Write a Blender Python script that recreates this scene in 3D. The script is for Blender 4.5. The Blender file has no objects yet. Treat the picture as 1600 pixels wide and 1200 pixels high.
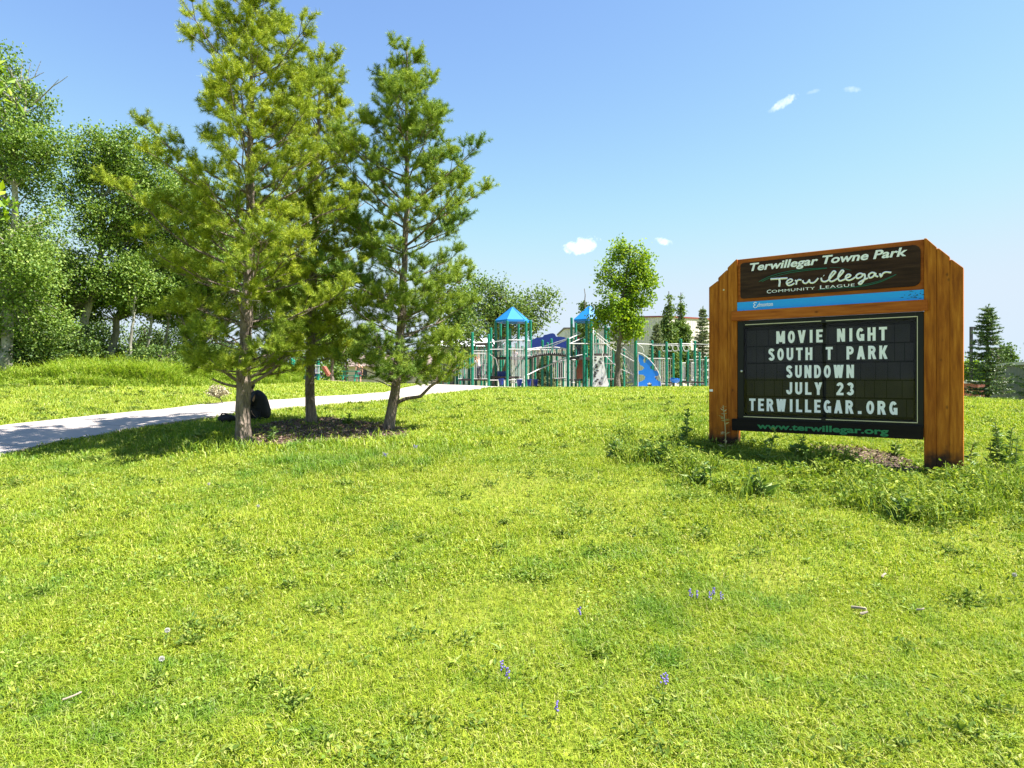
import bpy, math, random
import numpy as np
from math import sin, cos, pi, radians
from mathutils import Vector

random.seed(7)
RNG = np.random.default_rng(11)
SC = bpy.context.scene
COL = SC.collection

# ------------------------------------------------------------------ camera
EYE = 1.5            # metres: eye above the local datum
F = 1000.0           # focal length in photo pixels (photo 1600 x 1200)
HZ = 590.0           # photo row of the horizon
cam_d = bpy.data.cameras.new('camera')
cam_d.sensor_width = 36.0
cam_d.lens = 36.0 * F / 1600.0
cam_d.shift_y = -10.0 / 1600.0
cam_d.clip_start = 0.05
cam_d.clip_end = 6000.0
cam = bpy.data.objects.new('camera', cam_d)
cam.location = (0, 0, EYE)
cam.rotation_euler = (radians(90), 0, 0)
COL.objects.link(cam)
SC.camera = cam

# ------------------------------------------------------------------ light
SUN_AZ = math.atan2(0.985, -0.165)      # from +Y clockwise: sun at the right, a little behind the camera
SUN_EL = radians(57)
sd = Vector((sin(SUN_AZ) * cos(SUN_EL), cos(SUN_AZ) * cos(SUN_EL), sin(SUN_EL)))
world = bpy.data.worlds.new('World')
SC.world = world
world.use_nodes = True
wn, wl = world.node_tree.nodes, world.node_tree.links
wn.clear()
w_out = wn.new('ShaderNodeOutputWorld')
w_bg = wn.new('ShaderNodeBackground')
w_sky = wn.new('ShaderNodeTexSky')
w_sky.sky_type = 'NISHITA'
w_sky.sun_disc = False
w_sky.sun_elevation = SUN_EL
w_sky.sun_rotation = SUN_AZ
w_sky.altitude = 600
w_sky.air_density = 0.65
w_sky.dust_density = 0.0
w_sky.ozone_density = 3.2
w_bg.inputs['Strength'].default_value = 0.118
wl.new(w_bg.outputs['Background'], w_out.inputs['Surface'])

def wmath(op, a, b=None, c=None):
    n = wn.new('ShaderNodeMath'); n.operation = op
    for i, v in enumerate((a, b, c)):
        if v is None: continue
        if isinstance(v, (int, float)): n.inputs[i].default_value = v
        else: wl.new(v, n.inputs[i])
    return n.outputs[0]

w_tc = wn.new('ShaderNodeTexCoord')
w_xyz = wn.new('ShaderNodeSeparateXYZ')
wl.new(w_tc.outputs['Generated'], w_xyz.inputs[0])
w_noise = wn.new('ShaderNodeTexNoise')
w_noise.inputs['Scale'].default_value = 95.0
w_noise.inputs['Detail'].default_value = 8.0
w_noise.inputs['Roughness'].default_value = 0.62
wl.new(w_tc.outputs['Generated'], w_noise.inputs['Vector'])
# direction on the sky as slopes: across = x/y, up = z/y
yy = wmath('MAXIMUM', w_xyz.outputs['Y'], 0.02)
across = wmath('DIVIDE', w_xyz.outputs['X'], yy)
upward = wmath('DIVIDE', w_xyz.outputs['Z'], yy)
# (across, up, half width, half height, shear, strength)
CLOUDS = [(0.1085, 0.2065, 0.031, 0.0150, 0.15, 1.0), (0.236, 0.2135, 0.019, 0.0070, -0.1, 0.85),
          (0.427, 0.431, 0.023, 0.010, 0.55, 0.75), (0.417, 0.424, 0.022, 0.007, 0.5, 0.4), (0.470, 0.447, 0.012, 0.004, 0.3, 0.22),
          (0.533, 0.450, 0.016, 0.006, 0.0, 0.3)]
total = None
for (ca, cu, hw, hh, sh, stn) in CLOUDS:
    da = wmath('SUBTRACT', across, ca)
    du = wmath('SUBTRACT', wmath('SUBTRACT', upward, cu), wmath('MULTIPLY', da, sh))
    q = wmath('ADD', wmath('POWER', wmath('ABSOLUTE', wmath('DIVIDE', da, hw)), 2.0),
              wmath('POWER', wmath('ABSOLUTE', wmath('DIVIDE', du, hh)), 2.0))
    # ragged edge from noise
    e = wmath('SUBTRACT', wmath('MULTIPLY', w_noise.outputs['Fac'], 3.2), wmath('ADD', q, 0.75))
    m = wmath('MULTIPLY', wmath('SMOOTH_MIN', wmath('MAXIMUM', wmath('MULTIPLY', e, 0.6), 0.0), 1.0, 0.2), stn)
    total = m if total is None else wmath('MAXIMUM', total, m)
w_mix = wn.new('ShaderNodeMix'); w_mix.data_type = 'RGBA'
wl.new(wmath('MINIMUM', total, 1.0), w_mix.inputs['Factor'])
w_hsv = wn.new('ShaderNodeHueSaturation')
w_hsv.inputs['Saturation'].default_value = 1.0
w_hsv.inputs['Value'].default_value = 1.0
wl.new(w_sky.outputs['Color'], w_hsv.inputs['Color'])
# soft cap per channel puts a camera-like highlight roll-off into the sky colour
w_sep = wn.new('ShaderNodeSeparateColor'); w_cmb = wn.new('ShaderNodeCombineColor')
wl.new(w_hsv.outputs['Color'], w_sep.inputs[0])
for i_, cap_ in enumerate((1.78, 2.1, 2.42)):
    wl.new(wmath('SMOOTH_MIN', w_sep.outputs[i_], cap_, 1.0), w_cmb.inputs[i_])
wl.new(w_cmb.outputs[0], w_mix.inputs['A'])
w_mix.inputs['B'].default_value = (4.6, 4.65, 4.75, 1)
wl.new(w_mix.outputs['Result'], w_bg.inputs['Color'])

sun_d = bpy.data.lights.new('sun', 'SUN')
sun_d.energy = 4.8
sun_d.angle = radians(0.5)
sun_d.color = (1.0, 0.955, 0.88)
sun = bpy.data.objects.new('sun', sun_d)
sun.rotation_euler = (-sd).to_track_quat('-Z', 'Y').to_euler()
sun.location = (20, -10, 30)
COL.objects.link(sun)

SC.view_settings.view_transform = 'Standard'
SC.view_settings.look = 'None'
SC.view_settings.gamma = 1.0
SC.view_settings.use_curve_mapping = False
SC.view_settings.exposure = 1.8
SC.cycles.max_bounces = 8
SC.cycles.transparent_max_bounces = 12

# ------------------------------------------------------------------ helpers: objects
def tag(o, label=None, cat=None, group=None, kind=None):
    if label: o['label'] = label
    if cat: o['category'] = cat
    if group: o['group'] = group
    if kind: o['kind'] = kind
    return o

def thing(name, label, cat, loc=(0, 0, 0), rotz=0.0, group=None):
    o = bpy.data.objects.new(name, None)
    o.empty_display_size = 0.2
    o.location = loc
    o.rotation_euler = (0, 0, rotz)
    COL.objects.link(o)
    return tag(o, label, cat, group)

class MB:
    """collects pieces of one mesh"""
    def __init__(s):
        s.v, s.q, s.t, s.n, s.at = [], [], [], 0, []
        s.poly = []
        s.mq, s.mt, s.mp = [], [], []
    def quads(s, v, f, m=0):
        v = np.asarray(v, float).reshape(-1, 3); f = np.asarray(f, int).reshape(-1, 4)
        s.v.append(v); s.q.append(f + s.n); s.n += len(v); s.mq.append(np.full(len(f), m))
    def tris(s, v, f, m=0):
        v = np.asarray(v, float).reshape(-1, 3); f = np.asarray(f, int).reshape(-1, 3)
        s.v.append(v); s.t.append(f + s.n); s.n += len(v); s.mt.append(np.full(len(f), m))
    def polys(s, v, fs, m=0):
        v = np.asarray(v, float).reshape(-1, 3)
        for f in fs: s.poly.append([i + s.n for i in f]); s.mp.append(m)
        s.v.append(v); s.n += len(v)
    def box(s, x0, x1, y0, y1, z0, z1, m=0):
        v = [(x, y, z) for z in (z0, z1) for y in (y0, y1) for x in (x0, x1)]
        s.quads(v, [(0, 2, 3, 1), (4, 5, 7, 6), (0, 1, 5, 4), (2, 6, 7, 3), (0, 4, 6, 2), (1, 3, 7, 5)], m)
    def prism_xz(s, poly, y0, y1, m=0):
        """polygon in x,z (front view counter-clockwise or not) pushed from y0 to y1"""
        n = len(poly)
        a = 0
        for i in range(n):
            x0, z0 = poly[i]; x1, z1 = poly[(i + 1) % n]
            a += x0 * z1 - x1 * z0
        if a < 0: poly = poly[::-1]
        v = [(x, y0, z) for x, z in poly] + [(x, y1, z) for x, z in poly]
        fs = [list(range(n)), list(range(2 * n - 1, n - 1, -1))]
        for i in range(n):
            j = (i + 1) % n
            fs.append([j, i, n + i, n + j])
        s.polys(v, fs, m)
    def prism_xy(s, poly, z0, z1, m=0):
        n = len(poly)
        a = sum(poly[i][0] * poly[(i + 1) % n][1] - poly[(i + 1) % n][0] * poly[i][1] for i in range(n))
        if a < 0: poly = poly[::-1]
        v = [(x, y, z0) for x, y in poly] + [(x, y, z1) for x, y in poly]
        fs = [list(range(n - 1, -1, -1)), list(range(n, 2 * n))]
        for i in range(n):
            j = (i + 1) % n
            fs.append([i, j, n + j, n + i])
        s.polys(v, fs, m)
    def tube(s, pts, radii, sides=8, cap=True, m=0):
        P = np.asarray(pts, float); k = len(P)
        R = np.full(k, radii, float) if np.isscalar(radii) else np.asarray(radii, float)
        T = np.gradient(P, axis=0)
        T /= np.linalg.norm(T, axis=1)[:, None] + 1e-9
        up = np.array([0, 0, 1.0]) if abs(T[0][2]) < 0.9 else np.array([1.0, 0, 0])
        U = np.cross(T[0], up); U /= np.linalg.norm(U)
        rings = []
        a = np.arange(sides) * 2 * pi / sides
        for i in range(k):
            U = U - T[i] * np.dot(U, T[i]); U /= np.linalg.norm(U) + 1e-9
            W = np.cross(T[i], U)
            rings.append(P[i] + R[i] * (np.cos(a)[:, None] * U + np.sin(a)[:, None] * W))
        v = np.concatenate(rings)
        i = np.arange(k - 1)[:, None] * sides; j = np.arange(sides)[None, :]; jn = (j + 1) % sides
        f = np.stack([i + j, i + jn, i + sides + jn, i + sides + j], -1).reshape(-1, 4)
        base = s.n
        s.quads(v, f, m)
        if cap:
            s.poly.append([base + q for q in range(sides - 1, -1, -1)]); s.mp.append(m)
            s.poly.append([base + (k - 1) * sides + q for q in range(sides)]); s.mp.append(m)
    def ball(s, c, r, nu=10, nv=7, sc=(1, 1, 1), m=0):
        v = []
        for i in range(nv + 1):
            th = pi * i / nv
            for j in range(nu):
                ph = 2 * pi * j / nu
                v.append((c[0] + r * sc[0] * sin(th) * cos(ph), c[1] + r * sc[1] * sin(th) * sin(ph), c[2] + r * sc[2] * cos(th)))
        f = [(i * nu + j, (i + 1) * nu + j, (i + 1) * nu + (j + 1) % nu, i * nu + (j + 1) % nu) for i in range(nv) for j in range(nu)]
        s.quads(v, f, m)
    def attr(s, a): s.at.append(np.asarray(a, float))
    def build(s, name, mat, parent=None, world=False, smooth=False, bevel=0.0):
        me = bpy.data.meshes.new(name)
        V = np.concatenate(s.v) if s.v else np.zeros((0, 3))
        if world and parent is not None:
            V = V - np.array(parent.location)
        nq = sum(len(x) for x in s.q); nt = sum(len(x) for x in s.t)
        loops, starts, mi = [], [], []
        off = 0
        if nq:
            Q = np.concatenate(s.q); loops.append(Q.ravel()); starts.append(np.arange(nq) * 4); off += 4 * nq
            mi.append(np.concatenate(s.mq))
        if nt:
            T = np.concatenate(s.t); loops.append(T.ravel()); starts.append(off + np.arange(nt) * 3); off += 3 * nt
            mi.append(np.concatenate(s.mt))
        if s.poly:
            for p in s.poly:
                loops.append(np.array(p)); starts.append(np.array([off])); off += len(p)
            mi.append(np.array(s.mp))
        L = np.concatenate(loops); S = np.concatenate(starts); MI = np.concatenate(mi)
        me.vertices.add(len(V)); me.vertices.foreach_set('co', V.astype(np.float32).ravel())
        me.loops.add(len(L)); me.loops.foreach_set('vertex_index', L.astype(np.int32))
        me.polygons.add(len(S)); me.polygons.foreach_set('loop_start', S.astype(np.int32))
        mats = mat if isinstance(mat, (list, tuple)) else [mat]
        for m_ in mats: me.materials.append(m_)
        if len(mats) > 1: me.polygons.foreach_set('material_index', MI.astype(np.int32))
        me.polygons.foreach_set('use_smooth', np.full(len(S), smooth))
        if s.at:
            A = np.concatenate(s.at)
            at = me.attributes.new('tint', 'FLOAT', 'POINT'); at.data.foreach_set('value', A.astype(np.float32))
        me.update(calc_edges=True); me.validate()
        o = bpy.data.objects.new(name, me)
        COL.objects.link(o)
        if parent is not None: o.parent = parent
        if bevel:
            md = o.modifiers.new('bevel', 'BEVEL'); md.width = bevel; md.segments = 2; md.limit_method = 'ANGLE'
        return o

# ------------------------------------------------------------------ helpers: materials
def nmat(name):
    m = bpy.data.materials.new(name); m.use_nodes = True
    nt = m.node_tree; nt.nodes.clear()
    o = nt.nodes.new('ShaderNodeOutputMaterial')
    return m, nt, nt.nodes, nt.links, o

def ramp(nt, src, stops):
    r = nt.nodes.new('ShaderNodeValToRGB')
    els = r.color_ramp.elements
    while len(els) < len(stops): els.new(0.5)
    for e, (p, c) in zip(els, stops):
        e.position = p; e.color = (*c, 1)
    nt.links.new(src, r.inputs[0])
    return r.outputs[0]

def noise(nt, scale, detail=4, rough=0.55, coord='Object', stretch=None):
    tc = nt.nodes.new('ShaderNodeTexCoord')
    n = nt.nodes.new('ShaderNodeTexNoise')
    n.inputs['Scale'].default_value = scale; n.inputs['Detail'].default_value = detail; n.inputs['Roughness'].default_value = rough
    src = tc.outputs[coord]
    if stretch:
        mp = nt.nodes.new('ShaderNodeMapping'); mp.inputs['Scale'].default_value = stretch
        nt.links.new(src, mp.inputs['Vector']); src = mp.outputs[0]
    nt.links.new(src, n.inputs['Vector'])
    return n.outputs['Fac']

def mixc(nt, fac, a, b, mode='MIX'):
    m = nt.nodes.new('ShaderNodeMix'); m.data_type = 'RGBA'; m.blend_type = mode
    for sock, v in (('Factor', fac), ('A', a), ('B', b)):
        if isinstance(v, (int, float)): m.inputs[sock].default_value = v
        elif isinstance(v, tuple): m.inputs[sock].default_value = (*v, 1)
        else: nt.links.new(v, m.inputs[sock])
    return m.outputs['Result']

def paint(name, c, rough=0.5, var=0.15, scale=6.0, bump=0.0, metal=0.0, stretch=None, spec=0.5):
    m, nt, N, L, out = nmat(name)
    b = N.new('ShaderNodeBsdfPrincipled')
    lo = tuple(x * (1 - var) for x in c); hi = tuple(min(1, x * (1 + var)) for x in c)
    f = noise(nt, scale, 5, 0.6, stretch=stretch)
    L.new(ramp(nt, f, [(0.3, lo), (0.7, hi)]), b.inputs['Base Color'])
    b.inputs['Roughness'].default_value = rough; b.inputs['Metallic'].default_value = metal
    b.inputs['Specular IOR Level'].default_value = spec
    if bump:
        bp = N.new('ShaderNodeBump'); bp.inputs['Strength'].default_value = bump; bp.inputs['Distance'].default_value = 0.02
        L.new(noise(nt, scale * 4, 6, 0.65, stretch=stretch), bp.inputs['Height']); L.new(bp.outputs[0], b.inputs['Normal'])
    L.new(b.outputs[0], out.inputs[0])
    return m

def leafmat(name, stops, trans=0.4, tcol=None, gloss=0.06, rough=0.45, patch=None, tint=None):
    """foliage: per-leaf colour, light passing through the blade, a little sheen"""
    m, nt, N, L, out = nmat(name)
    g = N.new('ShaderNodeNewGeometry')
    c = ramp(nt, g.outputs['Random Per Island'], stops)
    if patch:
        tc = noise(nt, patch[0], 3, 0.5)
        c = mixc(nt, ramp(nt, tc, [(0.35, (0, 0, 0)), (0.65, (1, 1, 1))]), c, mixc(nt, 1.0, c, patch[1], 'MULTIPLY'))
    if tint:
        a = N.new('ShaderNodeAttribute'); a.attribute_name = 'tint'
        c = mixc(nt, a.outputs['Fac'], c, mixc(nt, 1.0, c, tint, 'MULTIPLY'))
    d = N.new('ShaderNodeBsdfDiffuse'); t = N.new('ShaderNodeBsdfTranslucent')
    L.new(c, d.inputs['Color'])
    tc_ = mixc(nt, 1.0, c, tcol or (1.15, 1.1, 0.5), 'MULTIPLY'); L.new(tc_, t.inputs['Color'])
    mx = N.new('ShaderNodeMixShader'); mx.inputs[0].default_value = trans
    L.new(d.outputs[0], mx.inputs[1]); L.new(t.outputs[0], mx.inputs[2])
    gl = N.new('ShaderNodeBsdfGlossy'); gl.inputs['Roughness'].default_value = rough; gl.inputs['Color'].default_value = (0.9, 0.95, 0.9, 1)
    m2 = N.new('ShaderNodeMixShader'); m2.inputs[0].default_value = gloss
    L.new(mx.outputs[0], m2.inputs[1]); L.new(gl.outputs[0], m2.inputs[2])
    L.new(m2.outputs[0], out.inputs[0])
    return m

def bark(name, lo, hi, scale=9, stretch=(1, 1, 0.25), bump=0.9):
    m, nt, N, L, out = nmat(name)
    b = N.new('ShaderNodeBsdfPrincipled'); b.inputs['Roughness'].default_value = 0.9
    f = noise(nt, scale, 8, 0.7, stretch=stretch)
    L.new(ramp(nt, f, [(0.32, lo), (0.5, tuple((a + c) / 2 for a, c in zip(lo, hi))), (0.68, hi)]), b.inputs['Base Color'])
    v = N.new('ShaderNodeTexVoronoi'); v.inputs['Scale'].default_value = scale * 3
    tc = N.new('ShaderNodeTexCoord'); mp = N.new('ShaderNodeMapping'); mp.inputs['Scale'].default_value = (1, 1, 0.35)
    L.new(tc.outputs['Object'], mp.inputs[0]); L.new(mp.outputs[0], v.inputs['Vector'])
    ad = N.new('ShaderNodeMath'); ad.operation = 'ADD'; L.new(f, ad.inputs[0]); L.new(v.outputs['Distance'], ad.inputs[1])
    bp = N.new('ShaderNodeBump'); bp.inputs['Strength'].default_value = bump; bp.inputs['Distance'].default_value = 0.03
    L.new(ad.outputs[0], bp.inputs['Height']); L.new(bp.outputs[0], b.inputs['Normal'])
    L.new(b.outputs[0], out.inputs[0])
    return m

def wood(name, axis, lo, mid, hi, knots=True, basestain=False):
    """stained cedar; axis is the grain direction ('x' or 'z')"""
    m, nt, N, L, out = nmat(name)
    b = N.new('ShaderNodeBsdfPrincipled'); b.inputs['Roughness'].default_value = 0.62
    b.inputs['Specular IOR Level'].default_value = 0.15
    st = (0.9, 9, 9) if axis == 'x' else (9, 9, 0.9)
    f = noise(nt, 3.0, 7, 0.6, stretch=st)
    big = noise(nt, 1.1, 3, 0.5, stretch=(0.4, 2, 2.5) if axis == 'x' else (5, 2, 0.6))
    c = ramp(nt, f, [(0.25, lo), (0.5, mid), (0.75, hi)])
    c = mixc(nt, ramp(nt, big, [(0.35, (0.0,) * 3), (0.68, (0.65,) * 3)]), c, mixc(nt, 1.0, c, (0.58, 0.42, 0.42), 'MULTIPLY'))
    if knots:
        tc = N.new('ShaderNodeTexCoord'); mp = N.new('ShaderNodeMapping')
        mp.inputs['Scale'].default_value = (3.2, 3, 5.2) if axis == 'x' else (5.6, 3, 3.4)
        v = N.new('ShaderNodeTexVoronoi'); v.inputs['Scale'].default_value = 1.25
        L.new(tc.outputs['Object'], mp.inputs[0]); L.new(mp.outputs[0], v.inputs['Vector'])
        kf = ramp(nt, v.outputs['Distance'], [(0.02, (0.8,) * 3), (0.115, (0,) * 3)])
        c = mixc(nt, kf, c, (0.05, 0.016, 0.006))
    if basestain:
        tc = N.new('ShaderNodeTexCoord'); sx = N.new('ShaderNodeSeparateXYZ'); L.new(tc.outputs['Object'], sx.inputs[0])
        ad = N.new('ShaderNodeMath'); ad.operation = 'MULTIPLY_ADD'; ad.inputs[1].default_value = 0.45; ad.inputs[2].default_value = -0.22
        L.new(noise(nt, 7, 5), ad.inputs[0])
        s2 = N.new('ShaderNodeMath'); s2.operation = 'ADD'; L.new(sx.outputs['Z'], s2.inputs[0]); L.new(ad.outputs[0], s2.inputs[1])
        c = mixc(nt, ramp(nt, s2.outputs[0], [(basestain - 0.11, (0.93,) * 3), (basestain + 0.04, (0,) * 3)]), c, (0.018, 0.014, 0.013))
    L.new(c, b.inputs['Base Color'])
    bp = N.new('ShaderNodeBump'); bp.inputs['Strength'].default_value = 0.25; bp.inputs['Distance'].default_value = 0.006
    L.new(f, bp.inputs['Height']); L.new(bp.outputs[0], b.inputs['Normal'])
    L.new(b.outputs[0], out.inputs[0])
    return m

# ------------------------------------------------------------------ value noise for scattering
_tab = np.random.default_rng(5).random((256, 256))
def vnoise(x, y):
    xi = np.floor(x).astype(int); yi = np.floor(y).astype(int)
    fx = x - xi; fy = y - yi
    fx = fx * fx * (3 - 2 * fx); fy = fy * fy * (3 - 2 * fy)
    a = _tab[xi & 255, yi & 255]; b = _tab[(xi + 1) & 255, yi & 255]
    c = _tab[xi & 255, (yi + 1) & 255]; d = _tab[(xi + 1) & 255, (yi + 1) & 255]
    return (a * (1 - fx) + b * fx) * (1 - fy) + (c * (1 - fx) + d * fx) * fy
def fbm(x, y, o=3):
    s = 0; a = 0.5; t = 0
    for i in range(o):
        s = s + a * vnoise(x * 2 ** i + 17.3 * i, y * 2 ** i + 5.1 * i); t += a; a *= 0.55
    return s / t
def inside(px, py, poly):
    r = np.zeros(len(px), bool); n = len(poly)
    for i in range(n):
        x0, y0 = poly[i]; x1, y1 = poly[(i + 1) % n]
        c = ((y0 > py) != (y1 > py)) & (px < (x1 - x0) * (py - y0) / (y1 - y0 + 1e-12) + x0)
        r ^= c
    return r

# ------------------------------------------------------------------ terrain
def at(px, py, Y):
    """point seen at photo pixel px,py at distance Y in front of the camera"""
    return np.array([(px - 800) / F * Y, Y, EYE + (HZ - py) / F * Y])

CP = []
def cp(px, py, Y): CP.append(tuple(at(px, py, Y)))
for X in (-4, 0, 4): CP.append((X, 1.0, EYE - 1.56)); CP.append((X, -4, EYE - 1.7))
for px, py, Y in [(0, 1133, 2.72), (800, 1133, 2.72), (1600, 1133, 2.75), (800, 850, 5.0), (0, 850, 5.1), (1600, 850, 4.9),
                  (1470, 738, 6.75), (1130, 690, 8.1), (1560, 742, 6.8), (800, 740, 7.2), (0, 740, 7.9), (385, 690, 9.5), (485, 660, 11.5),
                  (612, 670, 10.6), (0, 712, 9.0), (0, 667, 11.4), (225, 668, 10.8), (225, 644, 13.4), (415, 641, 13.6), (413, 627, 16.2), (609, 625, 17.0), (610, 614, 20.3),
                  (760, 608, 25.0), (800, 650, 12.4), (800, 625, 17.3), (800, 607, 26.0), (800, 606, 30.0), (800, 607, 36.0),
                  (660, 601, 28.0), (720, 602.5, 30), (1000, 660, 11.3), (1000, 624, 17), (1000, 606, 26.0), (1000, 606, 30), (1000, 607, 36.0), (1100, 606.5, 25),
                  (1300, 640, 11.2), (1250, 606, 24), (1250, 609, 36), (1550, 625, 14), (1590, 660, 9.9), (1550, 634, 21), (1550, 636, 35),
                  (1700, 640, 12), (1800, 640, 20),
                  (100, 601, 17), (0, 603, 16), (250, 603, 18.5), (400, 600, 22.5), (500, 598.5, 27), (600, 599.5, 31), (0, 588, 21),
                  (150, 585, 22), (300, 588, 24), (450, 593, 34), (560, 597, 38), (650, 600, 38), (-150, 660, 10.5), (-150, 605, 16), (-150, 590, 22)]:
    cp(px, py, Y)
for X in (-40, -20, 0, 20, 40): CP.append((X, 60, EYE - 0.9))
CP = np.array(CP)
_c2 = 3.0 ** 2
def _phi(a, b): return np.sqrt((a[:, None, 0] - b[None, :, 0]) ** 2 + (a[:, None, 1] - b[None, :, 1]) ** 2 + _c2)
_n = len(CP)
_A = np.zeros((_n + 3, _n + 3)); _A[:_n, :_n] = _phi(CP, CP) - 0.25 * np.eye(_n)
_A[:_n, _n] = 1; _A[:_n, _n + 1:] = CP[:, :2]; _A[_n, :_n] = 1; _A[_n + 1:, :_n] = CP[:, :2].T
_w = np.linalg.solve(_A, np.concatenate([CP[:, 2], np.zeros(3)]))
def sstep(a, b, x):
    t = np.clip((x - a) / (b - a), 0, 1); return t * t * (3 - 2 * t)
def _graw(X, Y):
    X = np.asarray(X, float); Y = np.asarray(Y, float)
    q = np.stack([X.ravel(), Y.ravel()], 1); z = np.zeros(len(q))
    for i in range(0, len(q), 20000):
        p = q[i:i + 20000]
        z[i:i + 20000] = _phi(p, CP) @ _w[:_n] + _w[_n] + p @ _w[_n + 1:]
    z = z.reshape(X.shape)
    k = np.maximum(np.maximum(sstep(40, 58, Y), sstep(24, 38, np.abs(X))), sstep(-2, -7, Y))
    z = np.clip(z, EYE - 2.2, EYE + 0.5)
    return z * (1 - k) + (EYE - 1.0) * k
GS = 0.25
GX = np.arange(-40, 40.01, GS); GY = np.arange(-8, 60.01, GS)
GZ = _graw(*np.meshgrid(GX, GY, indexing='ij'))
_gx, _gy = np.meshgrid(GX, GY, indexing='ij')
GZ = GZ + (fbm(_gx * 0.8 + 40, _gy * 0.8 + 40) - 0.5) * 0.07 * sstep(1, 4, _gy) * (1 - sstep(28, 50, _gy))
def G(X, Y):
    X = np.clip(np.asarray(X, float), GX[0], GX[-1] - 1e-6); Y = np.clip(np.asarray(Y, float), GY[0], GY[-1] - 1e-6)
    u = (X - GX[0]) / GS; v = (Y - GY[0]) / GS
    i = np.minimum(u.astype(int), len(GX) - 2); j = np.minimum(v.astype(int), len(GY) - 2); u = u - i; v = v - j
    return (GZ[i, j] * (1 - u) + GZ[i + 1, j] * u) * (1 - v) + (GZ[i, j + 1] * (1 - u) + GZ[i + 1, j + 1] * u) * v
def gz(x, y): return float(G(np.array([x]), np.array([y]))[0])
def GP(px, py, lo=1.0, hi=58.0):
    """where the line of sight through photo pixel px,py meets the ground"""
    Y = np.arange(lo, hi, 0.03)
    X = (px - 800) / F * Y; Z = EYE + (HZ - py) / F * Y
    h = Z <= G(X, Y)
    k = int(np.argmax(h)) if h.any() else len(Y) - 1
    return np.array([X[k], Y[k], gz(X[k], Y[k])])
def GA(px, Y):
    x = (px - 800) / F * Y
    return np.array([x, Y, gz(x, Y)])

# ground sheet
gx = np.concatenate([[-2500, -900, -400, -150, -80, -55], GX[::2], [55, 80, 150, 400, 900, 2500]])
gy = np.concatenate([[-600, -100, -30], GY[::2], [75, 110, 180, 400, 900, 3500]])
mxg, myg = np.meshgrid(gx, gy, indexing='ij')
mzg = G(mxg, myg)
far = np.maximum(sstep(60, 120, myg), np.maximum(sstep(40, 80, np.abs(mxg)), sstep(-8, -30, myg)))
mzg = mzg * (1 - far) + (EYE - 1.0) * far
b = MB()
nx, ny = mxg.shape
idx = np.arange(nx * ny).reshape(nx, ny)
b.quads(np.stack([mxg, myg, mzg], -1), np.stack([idx[:-1, :-1], idx[1:, :-1], idx[1:, 1:], idx[:-1, 1:]], -1))
m, nt, N, L, out = nmat('lawn soil and thatch')
bs = N.new('ShaderNodeBsdfPrincipled'); bs.inputs['Roughness'].default_value = 0.95; bs.inputs['Specular IOR Level'].default_value = 0.1
c = ramp(nt, noise(nt, 14, 8, 0.7), [(0.28, (0.075, 0.11, 0.012)), (0.5, (0.17, 0.21, 0.022)), (0.72, (0.27, 0.29, 0.04))])
c = mixc(nt, ramp(nt, noise(nt, 0.9, 5, 0.6), [(0.5, (0,) * 3), (0.75, (0.6,) * 3)]), c, (0.20, 0.19, 0.045))
L.new(c, bs.inputs['Base Color'])
bp = N.new('ShaderNodeBump'); bp.inputs['Strength'].default_value = 0.8; bp.inputs['Distance'].default_value = 0.03
L.new(noise(nt, 22, 6, 0.7), bp.inputs['Height']); L.new(bp.outputs[0], bs.inputs['Normal'])
L.new(bs.outputs[0], out.inputs[0])
M_LAWN = m
tag(b.build('ground', M_LAWN, smooth=True), 'sunlit mown lawn rising to the playground', 'ground', kind='structure')

# concrete path -------------------------------------------------------------
near_px = [(-330, 775), (-160, 742), (0, 714), (62, 699), (90, 692), (150, 683), (225, 668.5), (300, 657.5), (415, 641), (510, 633), (609, 625), (660, 618), (700, 613.5), (740, 609.8)]
far_px = [(-330, 712), (-160, 688), (0, 667.5), (40, 663), (75, 659), (112, 655), (170, 649), (240, 642.5), (413, 627), (510, 620.5), (600, 614.8), (622, 610), (640, 605.5), (655, 602.8)]
NE = np.array([GP(*p) for p in near_px]); FE = np.array([GP(*p) for p in far_px])
def resample(P, n):
    d = np.concatenate([[0], np.cumsum(np.linalg.norm(np.diff(P[:, :2], axis=0), axis=1))])
    t = np.linspace(0, d[-1], n)
    return np.stack([np.interp(t, d, P[:, 0]), np.interp(t, d, P[:, 1])], 1)
ne, fe = resample(NE, 90), resample(FE, 90)
PATH_POLY = [tuple(p) for p in ne] + [tuple(p) for p in fe[::-1]]
b = MB()
K = 9
w = np.linspace(0, 1, K)
pv = ne[:, None, :] * (1 - w)[None, :, None] + fe[:, None, :] * w[None, :, None]
pz = G(pv[..., 0], pv[..., 1]) + 0.03
rows = np.concatenate([pv, pz[..., None]], -1)
skirt0 = rows[:, :1].copy(); skirt0[..., 2] -= 0.12; skirt1 = rows[:, -1:].copy(); skirt1[..., 2] -= 0.12
rows = np.concatenate([skirt0, rows, skirt1], 1)
idx = np.arange(rows.shape[0] * rows.shape[1]).reshape(rows.shape[:2])
b.quads(rows, np.stack([idx[:-1, :-1], idx[1:, :-1], idx[1:, 1:], idx[:-1, 1:]], -1)[..., ::-1])
m, nt, N, L, out = nmat('pale concrete')
bs = N.new('ShaderNodeBsdfPrincipled'); bs.inputs['Roughness'].default_value = 0.85
c = ramp(nt, noise(nt, 60, 6, 0.7), [(0.3, (0.34, 0.295, 0.265)), (0.7, (0.43, 0.375, 0.34))])
c = mixc(nt, ramp(nt, noise(nt, 1.2, 5, 0.65), [(0.5, (0,) * 3), (0.8, (0.35,) * 3)]), c, (0.28, 0.24, 0.205))
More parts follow.
